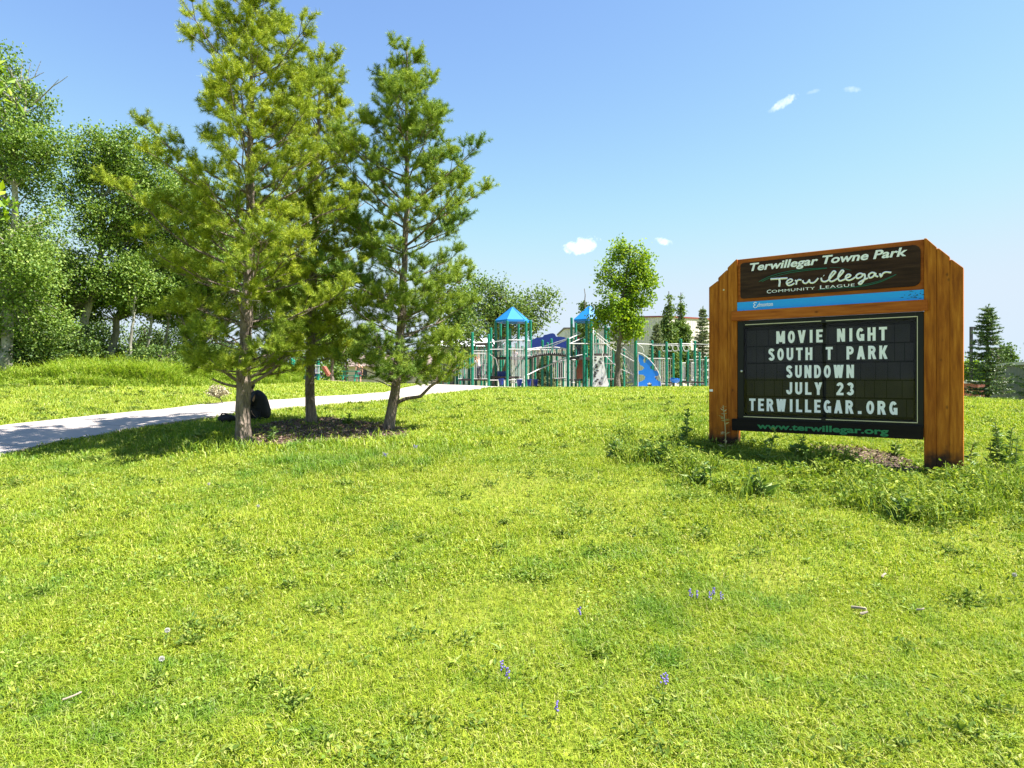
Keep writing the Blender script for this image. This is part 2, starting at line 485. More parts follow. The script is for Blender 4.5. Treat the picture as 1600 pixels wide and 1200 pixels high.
tcj = N.new('ShaderNodeTexCoord'); sxj = N.new('ShaderNodeSeparateXYZ'); L.new(tcj.outputs['Object'], sxj.inputs[0])
def _mt(op, a, b_):
    n_ = N.new('ShaderNodeMath'); n_.operation = op
    for i_, v_ in enumerate((a, b_)):
        if isinstance(v_, (int, float)): n_.inputs[i_].default_value = v_
        else: L.new(v_, n_.inputs[i_])
    return n_.outputs[0]
_al = _mt('ADD', _mt('MULTIPLY', sxj.outputs['X'], 0.40), _mt('MULTIPLY', sxj.outputs['Y'], 0.92))
_fr = _mt('FRACT', _mt('DIVIDE', _al, 1.9), 0.0)
c = mixc(nt, ramp(nt, _fr, [(0.0, (0.6,) * 3), (0.012, (0.6,) * 3), (0.016, (0,) * 3)]), c, (0.10, 0.085, 0.07))
L.new(c, bs.inputs['Base Color']); L.new(bs.outputs[0], out.inputs[0])
M_CONC = m
tag(b.build('path', M_CONC), 'pale concrete footpath curving to the playground', 'path', kind='structure')

def sheet(name, poly, mat, lift, label, kind='structure', step=0.4):
    """a ground-hugging patch with the given outline (x, y)"""
    P = np.array(poly)
    xs = np.arange(P[:, 0].min(), P[:, 0].max() + step, step); ys = np.arange(P[:, 1].min(), P[:, 1].max() + step, step)
    X, Y = np.meshgrid(xs, ys, indexing='ij')
    ins = inside(X.ravel(), Y.ravel(), poly).reshape(X.shape)
    idx = np.arange(X.size).reshape(X.shape)
    f = np.stack([idx[:-1, :-1], idx[1:, :-1], idx[1:, 1:], idx[:-1, 1:]], -1).reshape(-1, 4)
    keep = ins.ravel()[f].sum(1) >= 2
    b = MB(); b.quads(np.stack([X, Y, G(X, Y) + lift], -1), f[keep])
    o = b.build(name, mat)
    return tag(o, label, name.replace('_', ' '), kind=kind)

# plaza in front of the play equipment + sand
plaza = [tuple(ne[-1]), tuple(fe[-1]), *[tuple(GA(x, y)[:2]) for x, y in [(665, 29.5), (700, 30.2), (760, 30.8), (800, 31.0)]],
         *[tuple(GA(x, y)[:2]) for x, y in [(860, 29.6), (800, 28.6), (770, 27.6)]]]
sheet('paved_apron', plaza, M_CONC, 0.026, 'pale concrete apron where the path meets the playground', step=0.2)
M_SAND = paint('playground sand', (0.42, 0.33, 0.23), 0.95, 0.25, 8, 0.3)
sand = [tuple(GA(x, y)[:2]) for x, y in [(690, 31.2), (800, 31.2), (900, 30.4), (1000, 30), (1130, 29), (1170, 40), (1000, 44), (700, 43), (640, 36)]]
sheet('sand', sand, M_SAND, 0.02, 'tan sand under the play equipment')
sand2 = [tuple(GA(x, y)[:2]) for x, y in [(430, 33), (600, 36), (640, 40), (610, 46), (440, 46)]]
sheet('sand', sand2, M_SAND, 0.02, 'tan sand of the distant play area behind the pines')

# mulch under pines and bare soil by the sign
def mulchmat(name, lo, hi):
    m, nt, N, L, out = nmat(name)
    bs = N.new('ShaderNodeBsdfPrincipled'); bs.inputs['Roughness'].default_value = 0.95
    L.new(ramp(nt, noise(nt, 45, 6, 0.75), [(0.3, lo), (0.7, hi)]), bs.inputs['Base Color'])
    bp = N.new('ShaderNodeBump'); bp.inputs['Strength'].default_value = 1.0; bp.inputs['Distance'].default_value = 0.03
    L.new(noise(nt, 60, 5, 0.7), bp.inputs['Height']); L.new(bp.outputs[0], bs.inputs['Normal'])
    L.new(bs.outputs[0], out.inputs[0]); return m
M_MULCH = mulchmat('bark mulch', (0.035, 0.022, 0.014), (0.17, 0.10, 0.07))
M_SOIL = mulchmat('dry soil', (0.04, 0.026, 0.018), (0.19, 0.125, 0.09))
bed_px = [(360, 690), (395, 668), (450, 657), (520, 654), (590, 662), (640, 672), (625, 684), (560, 688), (480, 693), (410, 696)]
BED = [tuple(GP(*p)[:2]) for p in bed_px]
sheet('mulch_bed', BED, M_MULCH, 0.012, 'brown bark mulch bed shaded by the three pines', step=0.12)
soil_px = [(1270, 702), (1300, 698), (1370, 705), (1420, 722), (1440, 742), (1390, 740), (1330, 726), (1285, 716)]
SOIL = [tuple(GP(*p)[:2]) for p in soil_px]
soil2_px = [(1515, 738), (1560, 735), (1590, 748), (1560, 758), (1520, 752)]
SOIL2 = [tuple(GP(*p)[:2]) for p in soil2_px]
sheet('bare_soil', SOIL, M_SOIL, 0.012, 'bare brown soil under the notice board', step=0.08)
sheet('bare_soil', SOIL2, M_SOIL, 0.012, 'dry grey soil right of the notice board post', step=0.08)

# ------------------------------------------------------------------ grass (uncountable blades)
WEED_PX = [(945, 695), (1000, 680), (1060, 672), (1110, 688), (1200, 690), (1290, 700), (1440, 735), (1520, 730), (1600, 722), (1660, 740), (1660, 800), (1560, 806), (1460, 828),
           (1390, 806), (1250, 790), (1170, 788), (1110, 765), (1060, 745), (985, 728)]
WEED = [tuple(GP(*p)[:2]) for p in WEED_PX]
LUSH_PX = [(985, 935), (1060, 905), (1180, 925), (1230, 985), (1180, 1060), (1080, 1110), (980, 1090), (900, 1120), (870, 1060), (930, 1000)]
LUSH = [tuple(GP(*p)[:2]) for p in LUSH_PX]
LUSH2 = [tuple(GP(*p)[:2]) for p in [(430, 700), (560, 690), (640, 686), (720, 690), (700, 715), (600, 735), (470, 740)]]
LUSH3 = [tuple(GP(*p)[:2]) for p in [(230, 700), (290, 678), (350, 680), (420, 700), (330, 716)]]
TALL_PX = [(-160, 606), (0, 604), (100, 602), (180, 604), (250, 605), (330, 603), (430, 600), (470, 598.6)]
tn = np.array([GP(*p)[:2] for p in TALL_PX])
tdir = np.array([-0.30, 1.0]); 
TALL = [tuple(p) for p in tn] + [(p[0] * 1.32, p[1] * 1.32) for p in tn[::-1]]

def scatter(n, y0, y1, half, pw=1.0):
    """points in the wedge the camera could see (with margin), denser nearer"""
    u = RNG.random(n)
    Y = (y0 ** (2 - pw) + u * (y1 ** (2 - pw) - y0 ** (2 - pw))) ** (1 / (2 - pw)) if pw != 2 else y0 * (y1 / y0) ** u
    X = (RNG.random(n) * 2 - 1) * (half * Y + 0.7)
    return X, Y

def blades(b, X, Y, Z, h, w, lean, tint=None):
    """bent grass blades: root, middle, tip (a quad and a triangle each)"""
    n = len(X)
    a = RNG.random(n) * 2 * pi; fa = a + pi / 2 + (RNG.random(n) - 0.5) * 0.8
    dx, dy = np.cos(fa) * w / 2, np.sin(fa) * w / 2
    lx, ly = np.cos(a) * lean * h, np.sin(a) * lean * h
    v = np.zeros((n, 5, 3))
    v[:, 0] = np.stack([X - dx, Y - dy, Z - 0.01], 1); v[:, 1] = np.stack([X + dx, Y + dy, Z - 0.01], 1)
    mx_, my_, mz_ = X + lx * 0.35, Y + ly * 0.35, Z + h * 0.6
    v[:, 2] = np.stack([mx_ + dx * 0.85, my_ + dy * 0.85, mz_], 1); v[:, 3] = np.stack([mx_ - dx * 0.85, my_ - dy * 0.85, mz_], 1)
    v[:, 4] = np.stack([X + lx, Y + ly, Z + h * (1.0 - 0.25 * lean ** 2)], 1)
    o = b.n; i = np.arange(n)[:, None] * 5 + o
    b.v.append(v.reshape(-1, 3)); b.n += 5 * n
    b.q.append(i + np.array([[0, 1, 2, 3]])); b.mq.append(np.zeros(n, int))
    b.t.append(i + np.array([[3, 2, 4]])); b.mt.append(np.zeros(n, int))
    if tint is not None: b.attr(np.repeat(tint, 5))

def leafcards(b, P, D, Nn, ln, wd, fold=0.25, tint=None):
    """leaf shaped cards: point P, direction D, normal Nn"""
    P = np.asarray(P); n = len(P)
    D = D / (np.linalg.norm(D, axis=1)[:, None] + 1e-9)
    S = np.cross(D, Nn); S /= np.linalg.norm(S, axis=1)[:, None] + 1e-9
    U = np.cross(S, D)
    ln = np.broadcast_to(np.asarray(ln, float), (n,))[:, None]; wd = np.broadcast_to(np.asarray(wd, float), (n,))[:, None]
    v = np.stack([P, P + D * ln * 0.45 + S * wd / 2 + U * wd * fold * 0.5, P + D * ln - U * ln * 0.12, P + D * ln * 0.45 - S * wd / 2 + U * wd * fold * 0.5], 1)
    o = b.n; i = np.arange(n)[:, None] * 4 + o
    b.v.append(v.reshape(-1, 3)); b.n += 4 * n
    b.t.append(i + np.array([[0, 1, 2]])); b.mt.append(np.zeros(n, int))
    b.t.append(i + np.array([[0, 2, 3]])); b.mt.append(np.zeros(n, int))
    if tint is not None: b.attr(np.repeat(tint, 4))

def rdir(n, up=0.0):
    d = RNG.normal(size=(n, 3)); d[:, 2] += up
    return d / np.linalg.norm(d, axis=1)[:, None]

M_GRASS = leafmat('grass blades', [(0.0, (0.15, 0.24, 0.012)), (0.45, (0.255, 0.345, 0.018)), (0.8, (0.36, 0.42, 0.028)), (1.0, (0.48, 0.45, 0.14))], 0.35, (1.1, 1.1, 0.5), 0.02, 0.55,
                  patch=(5.0, (1.12, 1.06, 1.4)), tint=(0.42, 0.66, 0.75))
M_CLOVER = leafmat('clover and dandelion leaves', [(0.0, (0.10, 0.18, 0.018)), (0.6, (0.20, 0.29, 0.03)), (1.0, (0.38, 0.42, 0.09))], 0.3, (1.1, 1.1, 0.5), 0.02, 0.55)
b = MB()
for (n, y0, y1, hh, ww) in [(330000, 1.6, 4.2, 0.034, 0.0034), (260000, 4.2, 8.5, 0.042, 0.0056), (150000, 8.5, 16, 0.055, 0.011), (90000, 16, 31, 0.06, 0.02)]:
    X, Y = scatter(n, y0, y1, 0.9, 1.0)
    ok = ~inside(X + RNG.normal(0, .035, n), Y + RNG.normal(0, .035, n), PATH_POLY) & ~inside(X, Y, plaza) & ~inside(X, Y, sand)
    bed = inside(X, Y, BED) | inside(X, Y, SOIL) | inside(X, Y, SOIL2)
    ok &= ~(bed & (RNG.random(n) < 0.74))
    thin = fbm(X * 1.1, Y * 1.1)
    ok &= RNG.random(n) < 0.45 + 0.9 * sstep(0.3, 0.6, thin)
    X, Y = X[ok], Y[ok]
    jx = X + RNG.normal(0, 0.12, len(X)) + (fbm(X * 3, Y * 3) - 0.5) * 0.8; jy = Y + RNG.normal(0, 0.12, len(X)) + (fbm(X * 3 + 50, Y * 3) - 0.5) * 0.8
    lush = (inside(jx, jy, LUSH) | inside(jx, jy, LUSH2) | inside(jx, jy, LUSH3)) * (0.25 + 0.75 * sstep(0.35, 0.6, fbm(X * 2 + 12, Y * 2)))
    cl = fbm(X * 2.3 + 9, Y * 2.3 + 3)
    rough = (inside(jx, jy, LUSH2) | inside(jx, jy, LUSH3)).astype(float)
    h = hh * (0.55 + 0.9 * RNG.random(len(X))) * (0.7 + 0.7 * cl) * (1 + 0.55 * lush + 0.9 * rough * (0.3 + RNG.random(len(X))))
    ti = np.clip(sstep(0.5, 0.72, fbm(X * 0.7 + 31, Y * 0.7 + 8)) * 0.35 + sstep(0.5, 0.75, fbm(X * 5 + 11, Y * 5 + 2)) * 0.55 + lush * 0.42 + (RNG.random(len(X)) - 0.5) * 0.3, 0, 1)
    blades(b, X, Y, G(X, Y), h, ww * (0.7 + 0.6 * RNG.random(len(X))), 0.5 + 1.0 * RNG.random(len(X)), ti)
tag(b.build('grass', M_GRASS), 'short sunlit lawn grass, yellow green with darker patches', 'grass', kind='stuff')

# low broad leaves (clover, plantain, dandelion rosettes) in the turf
b = MB()
X, Y = scatter(160000, 1.6, 12, 0.9, 1.0)
k = fbm(X * 1.7 + 3, Y * 1.7 + 60, 4)
ok = (RNG.random(len(X)) < sstep(0.5, 0.72, k) * 0.55 + 0.03) & ~inside(X, Y, PATH_POLY) & ~inside(X, Y, BED)
X, Y = X[ok], Y[ok]; n = len(X)
D = rdir(n); D[:, 2] = np.abs(D[:, 2]) * 0.5 + 0.12
sz = (0.012 + 0.016 * RNG.random(n)) * (0.8 + Y * 0.09)
leafcards(b, np.stack([X, Y, G(X, Y) + 0.012 + 0.035 * RNG.random(n)], 1), D, np.tile([0, 0, 1.0], (n, 1)) + 0.5 * rdir(n), sz, sz * 0.55)
# rosettes
X, Y = scatter(420, 1.8, 9, 0.9, 1.0)
ok = ~inside(X, Y, PATH_POLY) & ~inside(X, Y, BED); X, Y = X[ok], Y[ok]
for x, y, z in zip(X, Y, G(X, Y)):
    q = random.randint(6, 10)
    a = np.arange(q) * 2 * pi / q + random.random() * 6
    D = np.stack([np.cos(a), np.sin(a), 0.25 + 0.4 * RNG.random(q)], 1)
    l = (0.03 + 0.04 * RNG.random(q))
    leafcards(b, np.tile([x, y, z + 0.015], (q, 1)), D, np.tile([0, 0, 1.0], (q, 1)), l, l * 0.28)
tag(b.build('clover', M_CLOVER), 'broad leaved clover and dandelion leaves among the lawn grass', 'ground cover', kind='stuff')

# tall weeds on the bank at the left
M_TALL = leafmat('tall meadow grass', [(0.0, (0.13, 0.22, 0.02)), (0.6, (0.24, 0.34, 0.03)), (1.0, (0.38, 0.42, 0.09))], 0.4, (1.1, 1.15, 0.5), 0.01, 0.6)
b = MB()
T_ = np.array(TALL); n = 150000
X = T_[:, 0].min() + RNG.random(n) * np.ptp(T_[:, 0]); Y = T_[:, 1].min() + RNG.random(n) * np.ptp(T_[:, 1])
ok = inside(X, Y, TALL); X, Y = X[ok], Y[ok]
k = fbm(X * 0.9, Y * 0.9)
# lower at the mown edge, taller towards the trees
edge_y = np.interp(X / Y, tn[:, 0] / tn[:, 1], np.hypot(tn[:, 0], tn[:, 1])); dep = np.hypot(X, Y) - edge_y
h = (0.10 + 0.55 * sstep(0.25, 0.75, k) + 0.25 * RNG.random(len(X)) ** 2) * (0.25 + 0.75 * sstep(-0.2, 2.2, dep + (k - 0.5) * 2.5))
blades(b, X, Y, G(X, Y), h, 0.02 * (0.6 + 0.8 * RNG.random(len(X))), 0.35 + 0.9 * RNG.random(len(X)))
n = 24000
i = RNG.integers(0, len(X), n)
D = rdir(n); D[:, 2] = np.abs(D[:, 2])
leafcards(b, np.stack([X[i] + RNG.normal(0, .05, n), Y[i] + RNG.normal(0, .05, n), G(X[i], Y[i]) + h[i] * RNG.random(n)], 1), D, rdir(n, 1.0), 0.06 + 0.06 * RNG.random(n), 0.03)
tag(b.build('tall_grass', M_TALL), 'tall bright green meadow grass and weeds on the bank below the aspens', 'tall grass', kind='stuff')

# rough weeds round the notice board
M_WEED = leafmat('weeds', [(0.0, (0.085, 0.16, 0.018)), (0.55, (0.20, 0.285, 0.03)), (1.0, (0.38, 0.42, 0.08))], 0.35, (1.1, 1.1, 0.5), 0.015, 0.6)
b = MB()
W_ = np.array(WEED); n = 27000
X = W_[:, 0].min() + RNG.random(n) * np.ptp(W_[:, 0]); Y = W_[:, 1].min() + RNG.random(n) * np.ptp(W_[:, 1])
jx = X + (fbm(X * 2.5, Y * 2.5) - 0.5) * 0.9 + RNG.normal(0, .06, n); jy = Y + (fbm(X * 2.5 + 33, Y * 2.5) - 0.5) * 0.9 + RNG.normal(0, .06, n)
k = fbm(X * 2.0 + 70, Y * 2.0)
ok = inside(jx, jy, WEED) & (RNG.random(n) < 0.12 + 1.1 * sstep(0.36, 0.62, k)) & ~inside(jx, jy, SOIL) & ~inside(jx, jy, SOIL2); X, Y, k = X[ok], Y[ok], k[ok]
h = 0.05 + 0.17 * sstep(0.38, 0.70, k) * (0.3 + RNG.random(len(X)))
blades(b, X, Y, G(X, Y), h, 0.009 * (0.6 + 0.8 * RNG.random(len(X))), 0.2 + 0.9 * RNG.random(len(X)))
n = 30000
i = RNG.integers(0, len(X), n); c2 = fbm(X[i] * 4 + 5, Y[i] * 4); i = i[RNG.random(n) < sstep(0.35, 0.65, c2)]; n = len(i)
D = rdir(n); D[:, 2] = np.abs(D[:, 2]) * 0.7
sz = 0.02 + 0.05 * RNG.random(n) ** 1.5
leafcards(b, np.stack([X[i] + RNG.normal(0, .03, n), Y[i] + RNG.normal(0, .03, n), G(X[i], Y[i]) + 0.02 + h[i] * 0.9 * RNG.random(n)], 1), D, rdir(n, 1.5), sz, sz * 0.42)
tag(b.build('weed_cover', M_WEED), 'low rough weeds and long grass round the notice board', 'weeds', kind='stuff')

# small dark tufts of coarse weeds dotted over the mown lawn
M_TUFT = leafmat('coarse lawn weeds', [(0.0, (0.07, 0.13, 0.02)), (0.6, (0.15, 0.22, 0.03)), (1.0, (0.34, 0.37, 0.10))], 0.3, (1.1, 1.1, 0.5), 0.01, 0.6)
b = MB()
cx_, cy_ = scatter(950, 1.8, 17, 0.9, 0.8)
ok = ~inside(cx_, cy_, PATH_POLY) & (fbm(cx_ * 0.8 + 3, cy_ * 0.8 + 40) > 0.42); cx_, cy_ = cx_[ok], cy_[ok]
q = RNG.integers(14, 70, len(cx_)); I = np.repeat(np.arange(len(cx_)), q); n = len(I)
sp_ = (0.02 + 0.07 * RNG.random(len(cx_)))[I]
X = cx_[I] + RNG.normal(0, 1, n) * sp_ * 1.3; Y = cy_[I] + RNG.normal(0, 1, n) * sp_ * 0.8
D = rdir(n); D[:, 2] = np.abs(D[:, 2]) * 0.8
sz = (0.016 + 0.022 * RNG.random(n)) * (1 + Y * 0.07)
leafcards(b, np.stack([X, Y, G(X, Y) + 0.015 + 0.04 * RNG.random(n)], 1), D, rdir(n, 1.2), sz, sz * 0.4)
tag(b.build('lawn_weeds', M_TUFT), 'small dark tufts of coarse weeds dotted over the lawn', 'weeds', kind='stuff')

# wood chips on the mulch bed
M_CHIP = leafmat('wood chips', [(0.0, (0.06, 0.04, 0.03)), (0.6, (0.2, 0.13, 0.10)), (1.0, (0.42, 0.33, 0.27))], 0.0, gloss=0.0)
for B_l, n, nm_ in ((BED, 5000, 'loose bark chips scattered on the mulch bed'), (SOIL, 900, 'loose bark chips and dry litter on the soil under the notice board')):
  b = MB()
  B_ = np.array(B_l)
  X = B_[:, 0].min() + RNG.random(n) * np.ptp(B_[:, 0]); Y = B_[:, 1].min() + RNG.random(n) * np.ptp(B_[:, 1])
  ok = inside(X, Y, B_l); X, Y = X[ok], Y[ok]; n = len(X)
  D = rdir(n); D[:, 2] *= 0.25
  leafcards(b, np.stack([X, Y, G(X, Y) + 0.02 + 0.015 * RNG.random(n)], 1), D, rdir(n, 2), 0.03 + 0.05 * RNG.random(n), 0.018, 0.1)
  tag(b.build('wood_chips', M_CHIP), nm_, 'wood chips', kind='stuff')

# ------------------------------------------------------------------ trees
M_PBARK = bark('pine bark', (0.05, 0.036, 0.028), (0.29, 0.225, 0.18), 11)
M_ABARK = bark('aspen bark', (0.10, 0.095, 0.075), (0.42, 0.40, 0.33), 5, (1, 1, 0.6), 0.4)
M_DBARK = bark('dark bark', (0.05, 0.04, 0.032), (0.19, 0.155, 0.125), 9)
M_DEAD = bark('dead grey twigs', (0.16, 0.14, 0.12), (0.36, 0.33, 0.29), 12)
M_NEEDLE = leafmat('pine needles', [(0.0, (0.16, 0.225, 0.018)), (0.4, (0.31, 0.395, 0.025)), (0.8, (0.47, 0.53, 0.04)), (0.985, (0.56, 0.56, 0.07)), (1.0, (0.40, 0.22, 0.05))], 0.2, (1.1, 1.05, 0.5), 0.02, 0.6,
                   tint=(0.5, 0.62, 0.85))
M_NEEDLE2 = leafmat('darker pine needles', [(0.0, (0.12, 0.20, 0.025)), (0.5, (0.26, 0.36, 0.035)), (0.9, (0.42, 0.49, 0.045)), (1.0, (0.52, 0.54, 0.08))], 0.2, (1.1, 1.05, 0.5), 0.02, 0.6,
                    tint=(0.45, 0.6, 0.95))
M_RUST = leafmat('rusty dead needles', [(0.0, (0.35, 0.12, 0.03)), (1.0, (0.55, 0.25, 0.06))], 0.2, (1, 1, 0.6), 0.02)
M_SPRUCE = leafmat('spruce needles', [(0.0, (0.045, 0.095, 0.04)), (0.6, (0.11, 0.18, 0.06)), (1.0, (0.24, 0.31, 0.08))], 0.2, (1.0, 1.05, 0.6), 0.05)
M_SPRUCE2 = leafmat('pale spruce needles', [(0.0, (0.09, 0.13, 0.06)), (0.6, (0.19, 0.25, 0.11)), (1.0, (0.33, 0.37, 0.17))], 0.2, (1.0, 1.05, 0.6), 0.05)
M_ASPEN = leafmat('aspen leaves', [(0.0, (0.075, 0.145, 0.02)), (0.5, (0.145, 0.24, 0.03)), (0.85, (0.23, 0.32, 0.05)), (1.0, (0.35, 0.41, 0.11))], 0.34, (1.1, 1.15, 0.5), 0.025, 0.6)
M_ASH = leafmat('bright ash leaves', [(0.0, (0.10, 0.20, 0.012)), (0.5, (0.19, 0.31, 0.018)), (1.0, (0.33, 0.42, 0.03))], 0.42, (1.1, 1.1, 0.4), 0.02, 0.6)
M_ELM = leafmat('elm leaves', [(0.0, (0.06, 0.12, 0.022)), (0.6, (0.12, 0.20, 0.035)), (1.0, (0.24, 0.30, 0.06))], 0.33, (1.1, 1.1, 0.5), 0.02, 0.6)
M_POPLAR = leafmat('poplar leaves', [(0.0, (0.06, 0.115, 0.028)), (0.6, (0.12, 0.19, 0.04)), (1.0, (0.23, 0.29, 0.07))], 0.3, (1.1, 1.1, 0.5), 0.02, 0.6)
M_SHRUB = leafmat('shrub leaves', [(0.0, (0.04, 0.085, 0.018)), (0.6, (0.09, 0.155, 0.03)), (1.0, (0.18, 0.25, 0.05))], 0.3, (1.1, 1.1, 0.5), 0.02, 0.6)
M_PALE = leafmat('pale dry blossom', [(0.0, (0.20, 0.17, 0.09)), (0.4, (0.42, 0.38, 0.24)), (1.0, (0.72, 0.67, 0.50))], 0.2, (1, 1, 0.8), 0.02)

def curve_pts(p0, p1, bend, n=6):
    p0 = np.array(p0, float); p1 = np.array(p1, float)
    t = np.linspace(0, 1, n)[:, None]
    return p0 + (p1 - p0) * t + np.array(bend) * (4 * t * (1 - t))

def pine(name, label, base, trunk_px_pts, r0, prof, low, spacing, nl, mat, seed, extra=None, density=1.0, dead=6, tipup=0.75, group=None, gaplow=None):
    """conifer with whorled, upswept limbs whose shoots carry bottle-brush needles.
    trunk pts are offsets from base (x, y, z); prof(h) -> limb reach at height fraction h"""
    rng = np.random.default_rng(seed)
    t = thing(name, label, 'pine tree', tuple(base), group=group)
    T = np.array(trunk_px_pts, float); H = T[-1, 2]
    hh = T[:, 2]
    def tp(z): return np.array([np.interp(z, hh, T[:, 0]), np.interp(z, hh, T[:, 1]), z])
    def tr(z): return max(0.012, r0 * (1 - z / H) ** 0.8 * (1 + 0.35 * math.exp(-z / 0.12)))
    tb = MB(); zs = np.linspace(-0.08, H, 36)
    pts = np.array([tp(z) for z in zs]); pts[:, :2] += rng.normal(0, 0.007, (36, 2)); pts[0, 2] = -0.08
    tb.tube(pts, [tr(max(0, z)) * (1 + 0.07 * rng.normal()) for z in zs], 12)
    for _ in range(10):      # old branch scars and swellings
        z = rng.uniform(0.2, 1.6); a = rng.uniform(0, 2 * pi); c = tp(z); r = tr(z)
        tb.ball((c[0] + cos(a) * r * 0.75, c[1] + sin(a) * r * 0.75, z), r * 0.42, 8, 6, (1, 1, 1.25))
    SP, SD, SL, ST = [], [], [], []
    def shoot(p, d, l, tint): SP.append(p); SD.append(d / np.linalg.norm(d)); SL.append(l); ST.append(tint)
    def limb(z, az, L, rise, rad, tufts=True):
        p0 = tp(z); out_ = np.array([cos(az), sin(az), 0])
        n = 9; u = np.linspace(0, 1, n)
        # leaves the trunk rising gently, tip turns up
        P = p0 + out_ * (L * u)[:, None] + np.array([0, 0, 1.0]) * (L * (rise * u + 0.30 * tipup * u ** 2.2))[:, None]
        P += rng.normal(0, 0.018 * L, (n, 3)) * u[:, None]
        tb.tube(P, rad * (1 - 0.85 * u), 6)
        tint = np.clip(rng.normal(0.35, 0.3), 0, 1)
        if not tufts: return P
        s = 0.28 * L
        step = 0.225 / density
        side = 1
        def clump(c, d, k):
            for _q in range(k):
                dd = d * 0.55 + rdir_(rng) * 0.85 + np.array([0, 0, 0.55])
                shoot(c - d * 0.03, dd, rng.uniform(0.12, 0.235), tint + rng.normal(0, .12))
        while s < L:
            f = s / L; p = np.array([np.interp(f, u, P[:, k]) for k in range(3)])
            q = np.array([np.interp(min(1, f + .05), u, P[:, k]) for k in range(3)]) - p
            if np.linalg.norm(q) < 1e-6: q = P[-1] - P[-2]
            q = q / np.linalg.norm(q)
            lat = np.cross(q, [0, 0, 1.0]); lat /= np.linalg.norm(lat) + 1e-9
            for side in (-1, 1):
                if rng.random() < 0.12: continue
                d = q * rng.uniform(0.5, 0.95) + lat * side * rng.uniform(0.5, 1.0) + np.array([0, 0, rng.uniform(-0.12, 0.55)])
                d /= np.linalg.norm(d)
                l = (0.12 + 0.55 * (1 - f) * min(1, L)) * rng.uniform(0.6, 1.15)
                e = p + d * l + np.array([0, 0, 0.10 * l])
                tb.tube([p, p + d * l * 0.5, e], [rad * 0.32, rad * 0.24, 0.004], 4, cap=False)
                clump(e, d, rng.integers(4, 7))
                if l > 0.3: clump(p + d * l * rng.uniform(0.45, 0.65), d, rng.integers(2, 4))
            s += step * rng.uniform(0.7, 1.3)
        clump(P[-1], (P[-1] - P[-2]) / np.linalg.norm(P[-1] - P[-2]), 4)
        shoot(P[-2], P[-1] - P[-2] + np.array([0, 0, 0.05]), 0.28, tint)
        return P
    def rdir_(r_):
        v = r_.normal(size=3); return v / np.linalg.norm(v)
    z = low
    while z < H - 0.25:
        k = nl + rng.integers(-1, 2); a0 = rng.uniform(0, 2 * pi)
        for j in range(max(2, k)):
            f = (z - low) / (H - low)
            L = prof(z / H) * rng.uniform(0.45, 1.12)
            if L < 0.12: continue
            limb(z + rng.uniform(-0.12, 0.12), a0 + j * 2 * pi / max(2, k) + rng.normal(0, 0.22), L, rng.uniform(-0.04, 0.24) + 0.68 * f, 0.006 + 0.010 * L)
        z += spacing * rng.uniform(0.75, 1.25)
    # leader
    for j in range(9):
        zz = H - 0.06 - j * 0.07
        shoot(tp(zz - 0.1), np.array([rng.normal(0, .35), rng.normal(0, .35), 1.0]), 0.2, 0.2)
    if extra: extra(tb, shoot, limb, tp, tr, rng)
    tb.build('trunk', M_PBARK, t)
    # dead lower twigs
    for _ in range(dead):
        db = MB()
        z = rng.uniform(low * 0.75, low + 1.3); az = rng.uniform(0, 2 * pi); L = rng.uniform(0.3, 0.85)
        p0 = tp(z); e = p0 + np.array([cos(az) * L, sin(az) * L, rng.uniform(0.05, 0.4) * L])
        P = curve_pts(p0, e, rng.normal(0, 0.04, 3), 6); db.tube(P, np.linspace(0.014, 0.003, 6), 5)
        for q in range(3):
            i = rng.integers(2, 5); d = rdir_(rng) * 0.25 + np.array([cos(az), sin(az), 0.1]) * 0.15
            db.tube([P[i], P[i] + d], [0.006, 0.002], 4)
        db.build('dead_branch', M_DEAD, t)
    # needles
    SPa, SDa, SLa, STa = map(np.array, (SP, SD, SL, ST))
    n = len(SPa); per = 125
    I = np.repeat(np.arange(n), per); u = rng.random(len(I))
    P = SPa[I] + SDa[I] * (SLa[I] * u)[:, None]
    R = rng.normal(size=(len(I), 3)); R -= SDa[I] * np.sum(R * SDa[I], 1)[:, None]; R /= np.linalg.norm(R, axis=1)[:, None]
    D = SDa[I] * rng.uniform(0.3, 0.95, len(I))[:, None] + R * 0.9
    D /= np.linalg.norm(D, axis=1)[:, None]
    ln = rng.uniform(0.045, 0.078, len(I)); wd = rng.uniform(0.0042, 0.007, len(I))
    S = np.cross(D, rng.normal(size=(len(I), 3))); S /= np.linalg.norm(S, axis=1)[:, None] + 1e-9
    v = np.stack([P - S * wd[:, None] / 2, P + S * wd[:, None] / 2, P + D * ln[:, None]], 1)
    # short twig core so shoots are not hollow
    nb = MB()
    nb.tris(v, np.arange(len(I) * 3).reshape(-1, 3)); nb.attr(np.repeat(np.clip(STa[I] + rng.normal(0, 0.1, len(I)), 0, 1), 3))
    nb.build('crown', mat, t)
    return t

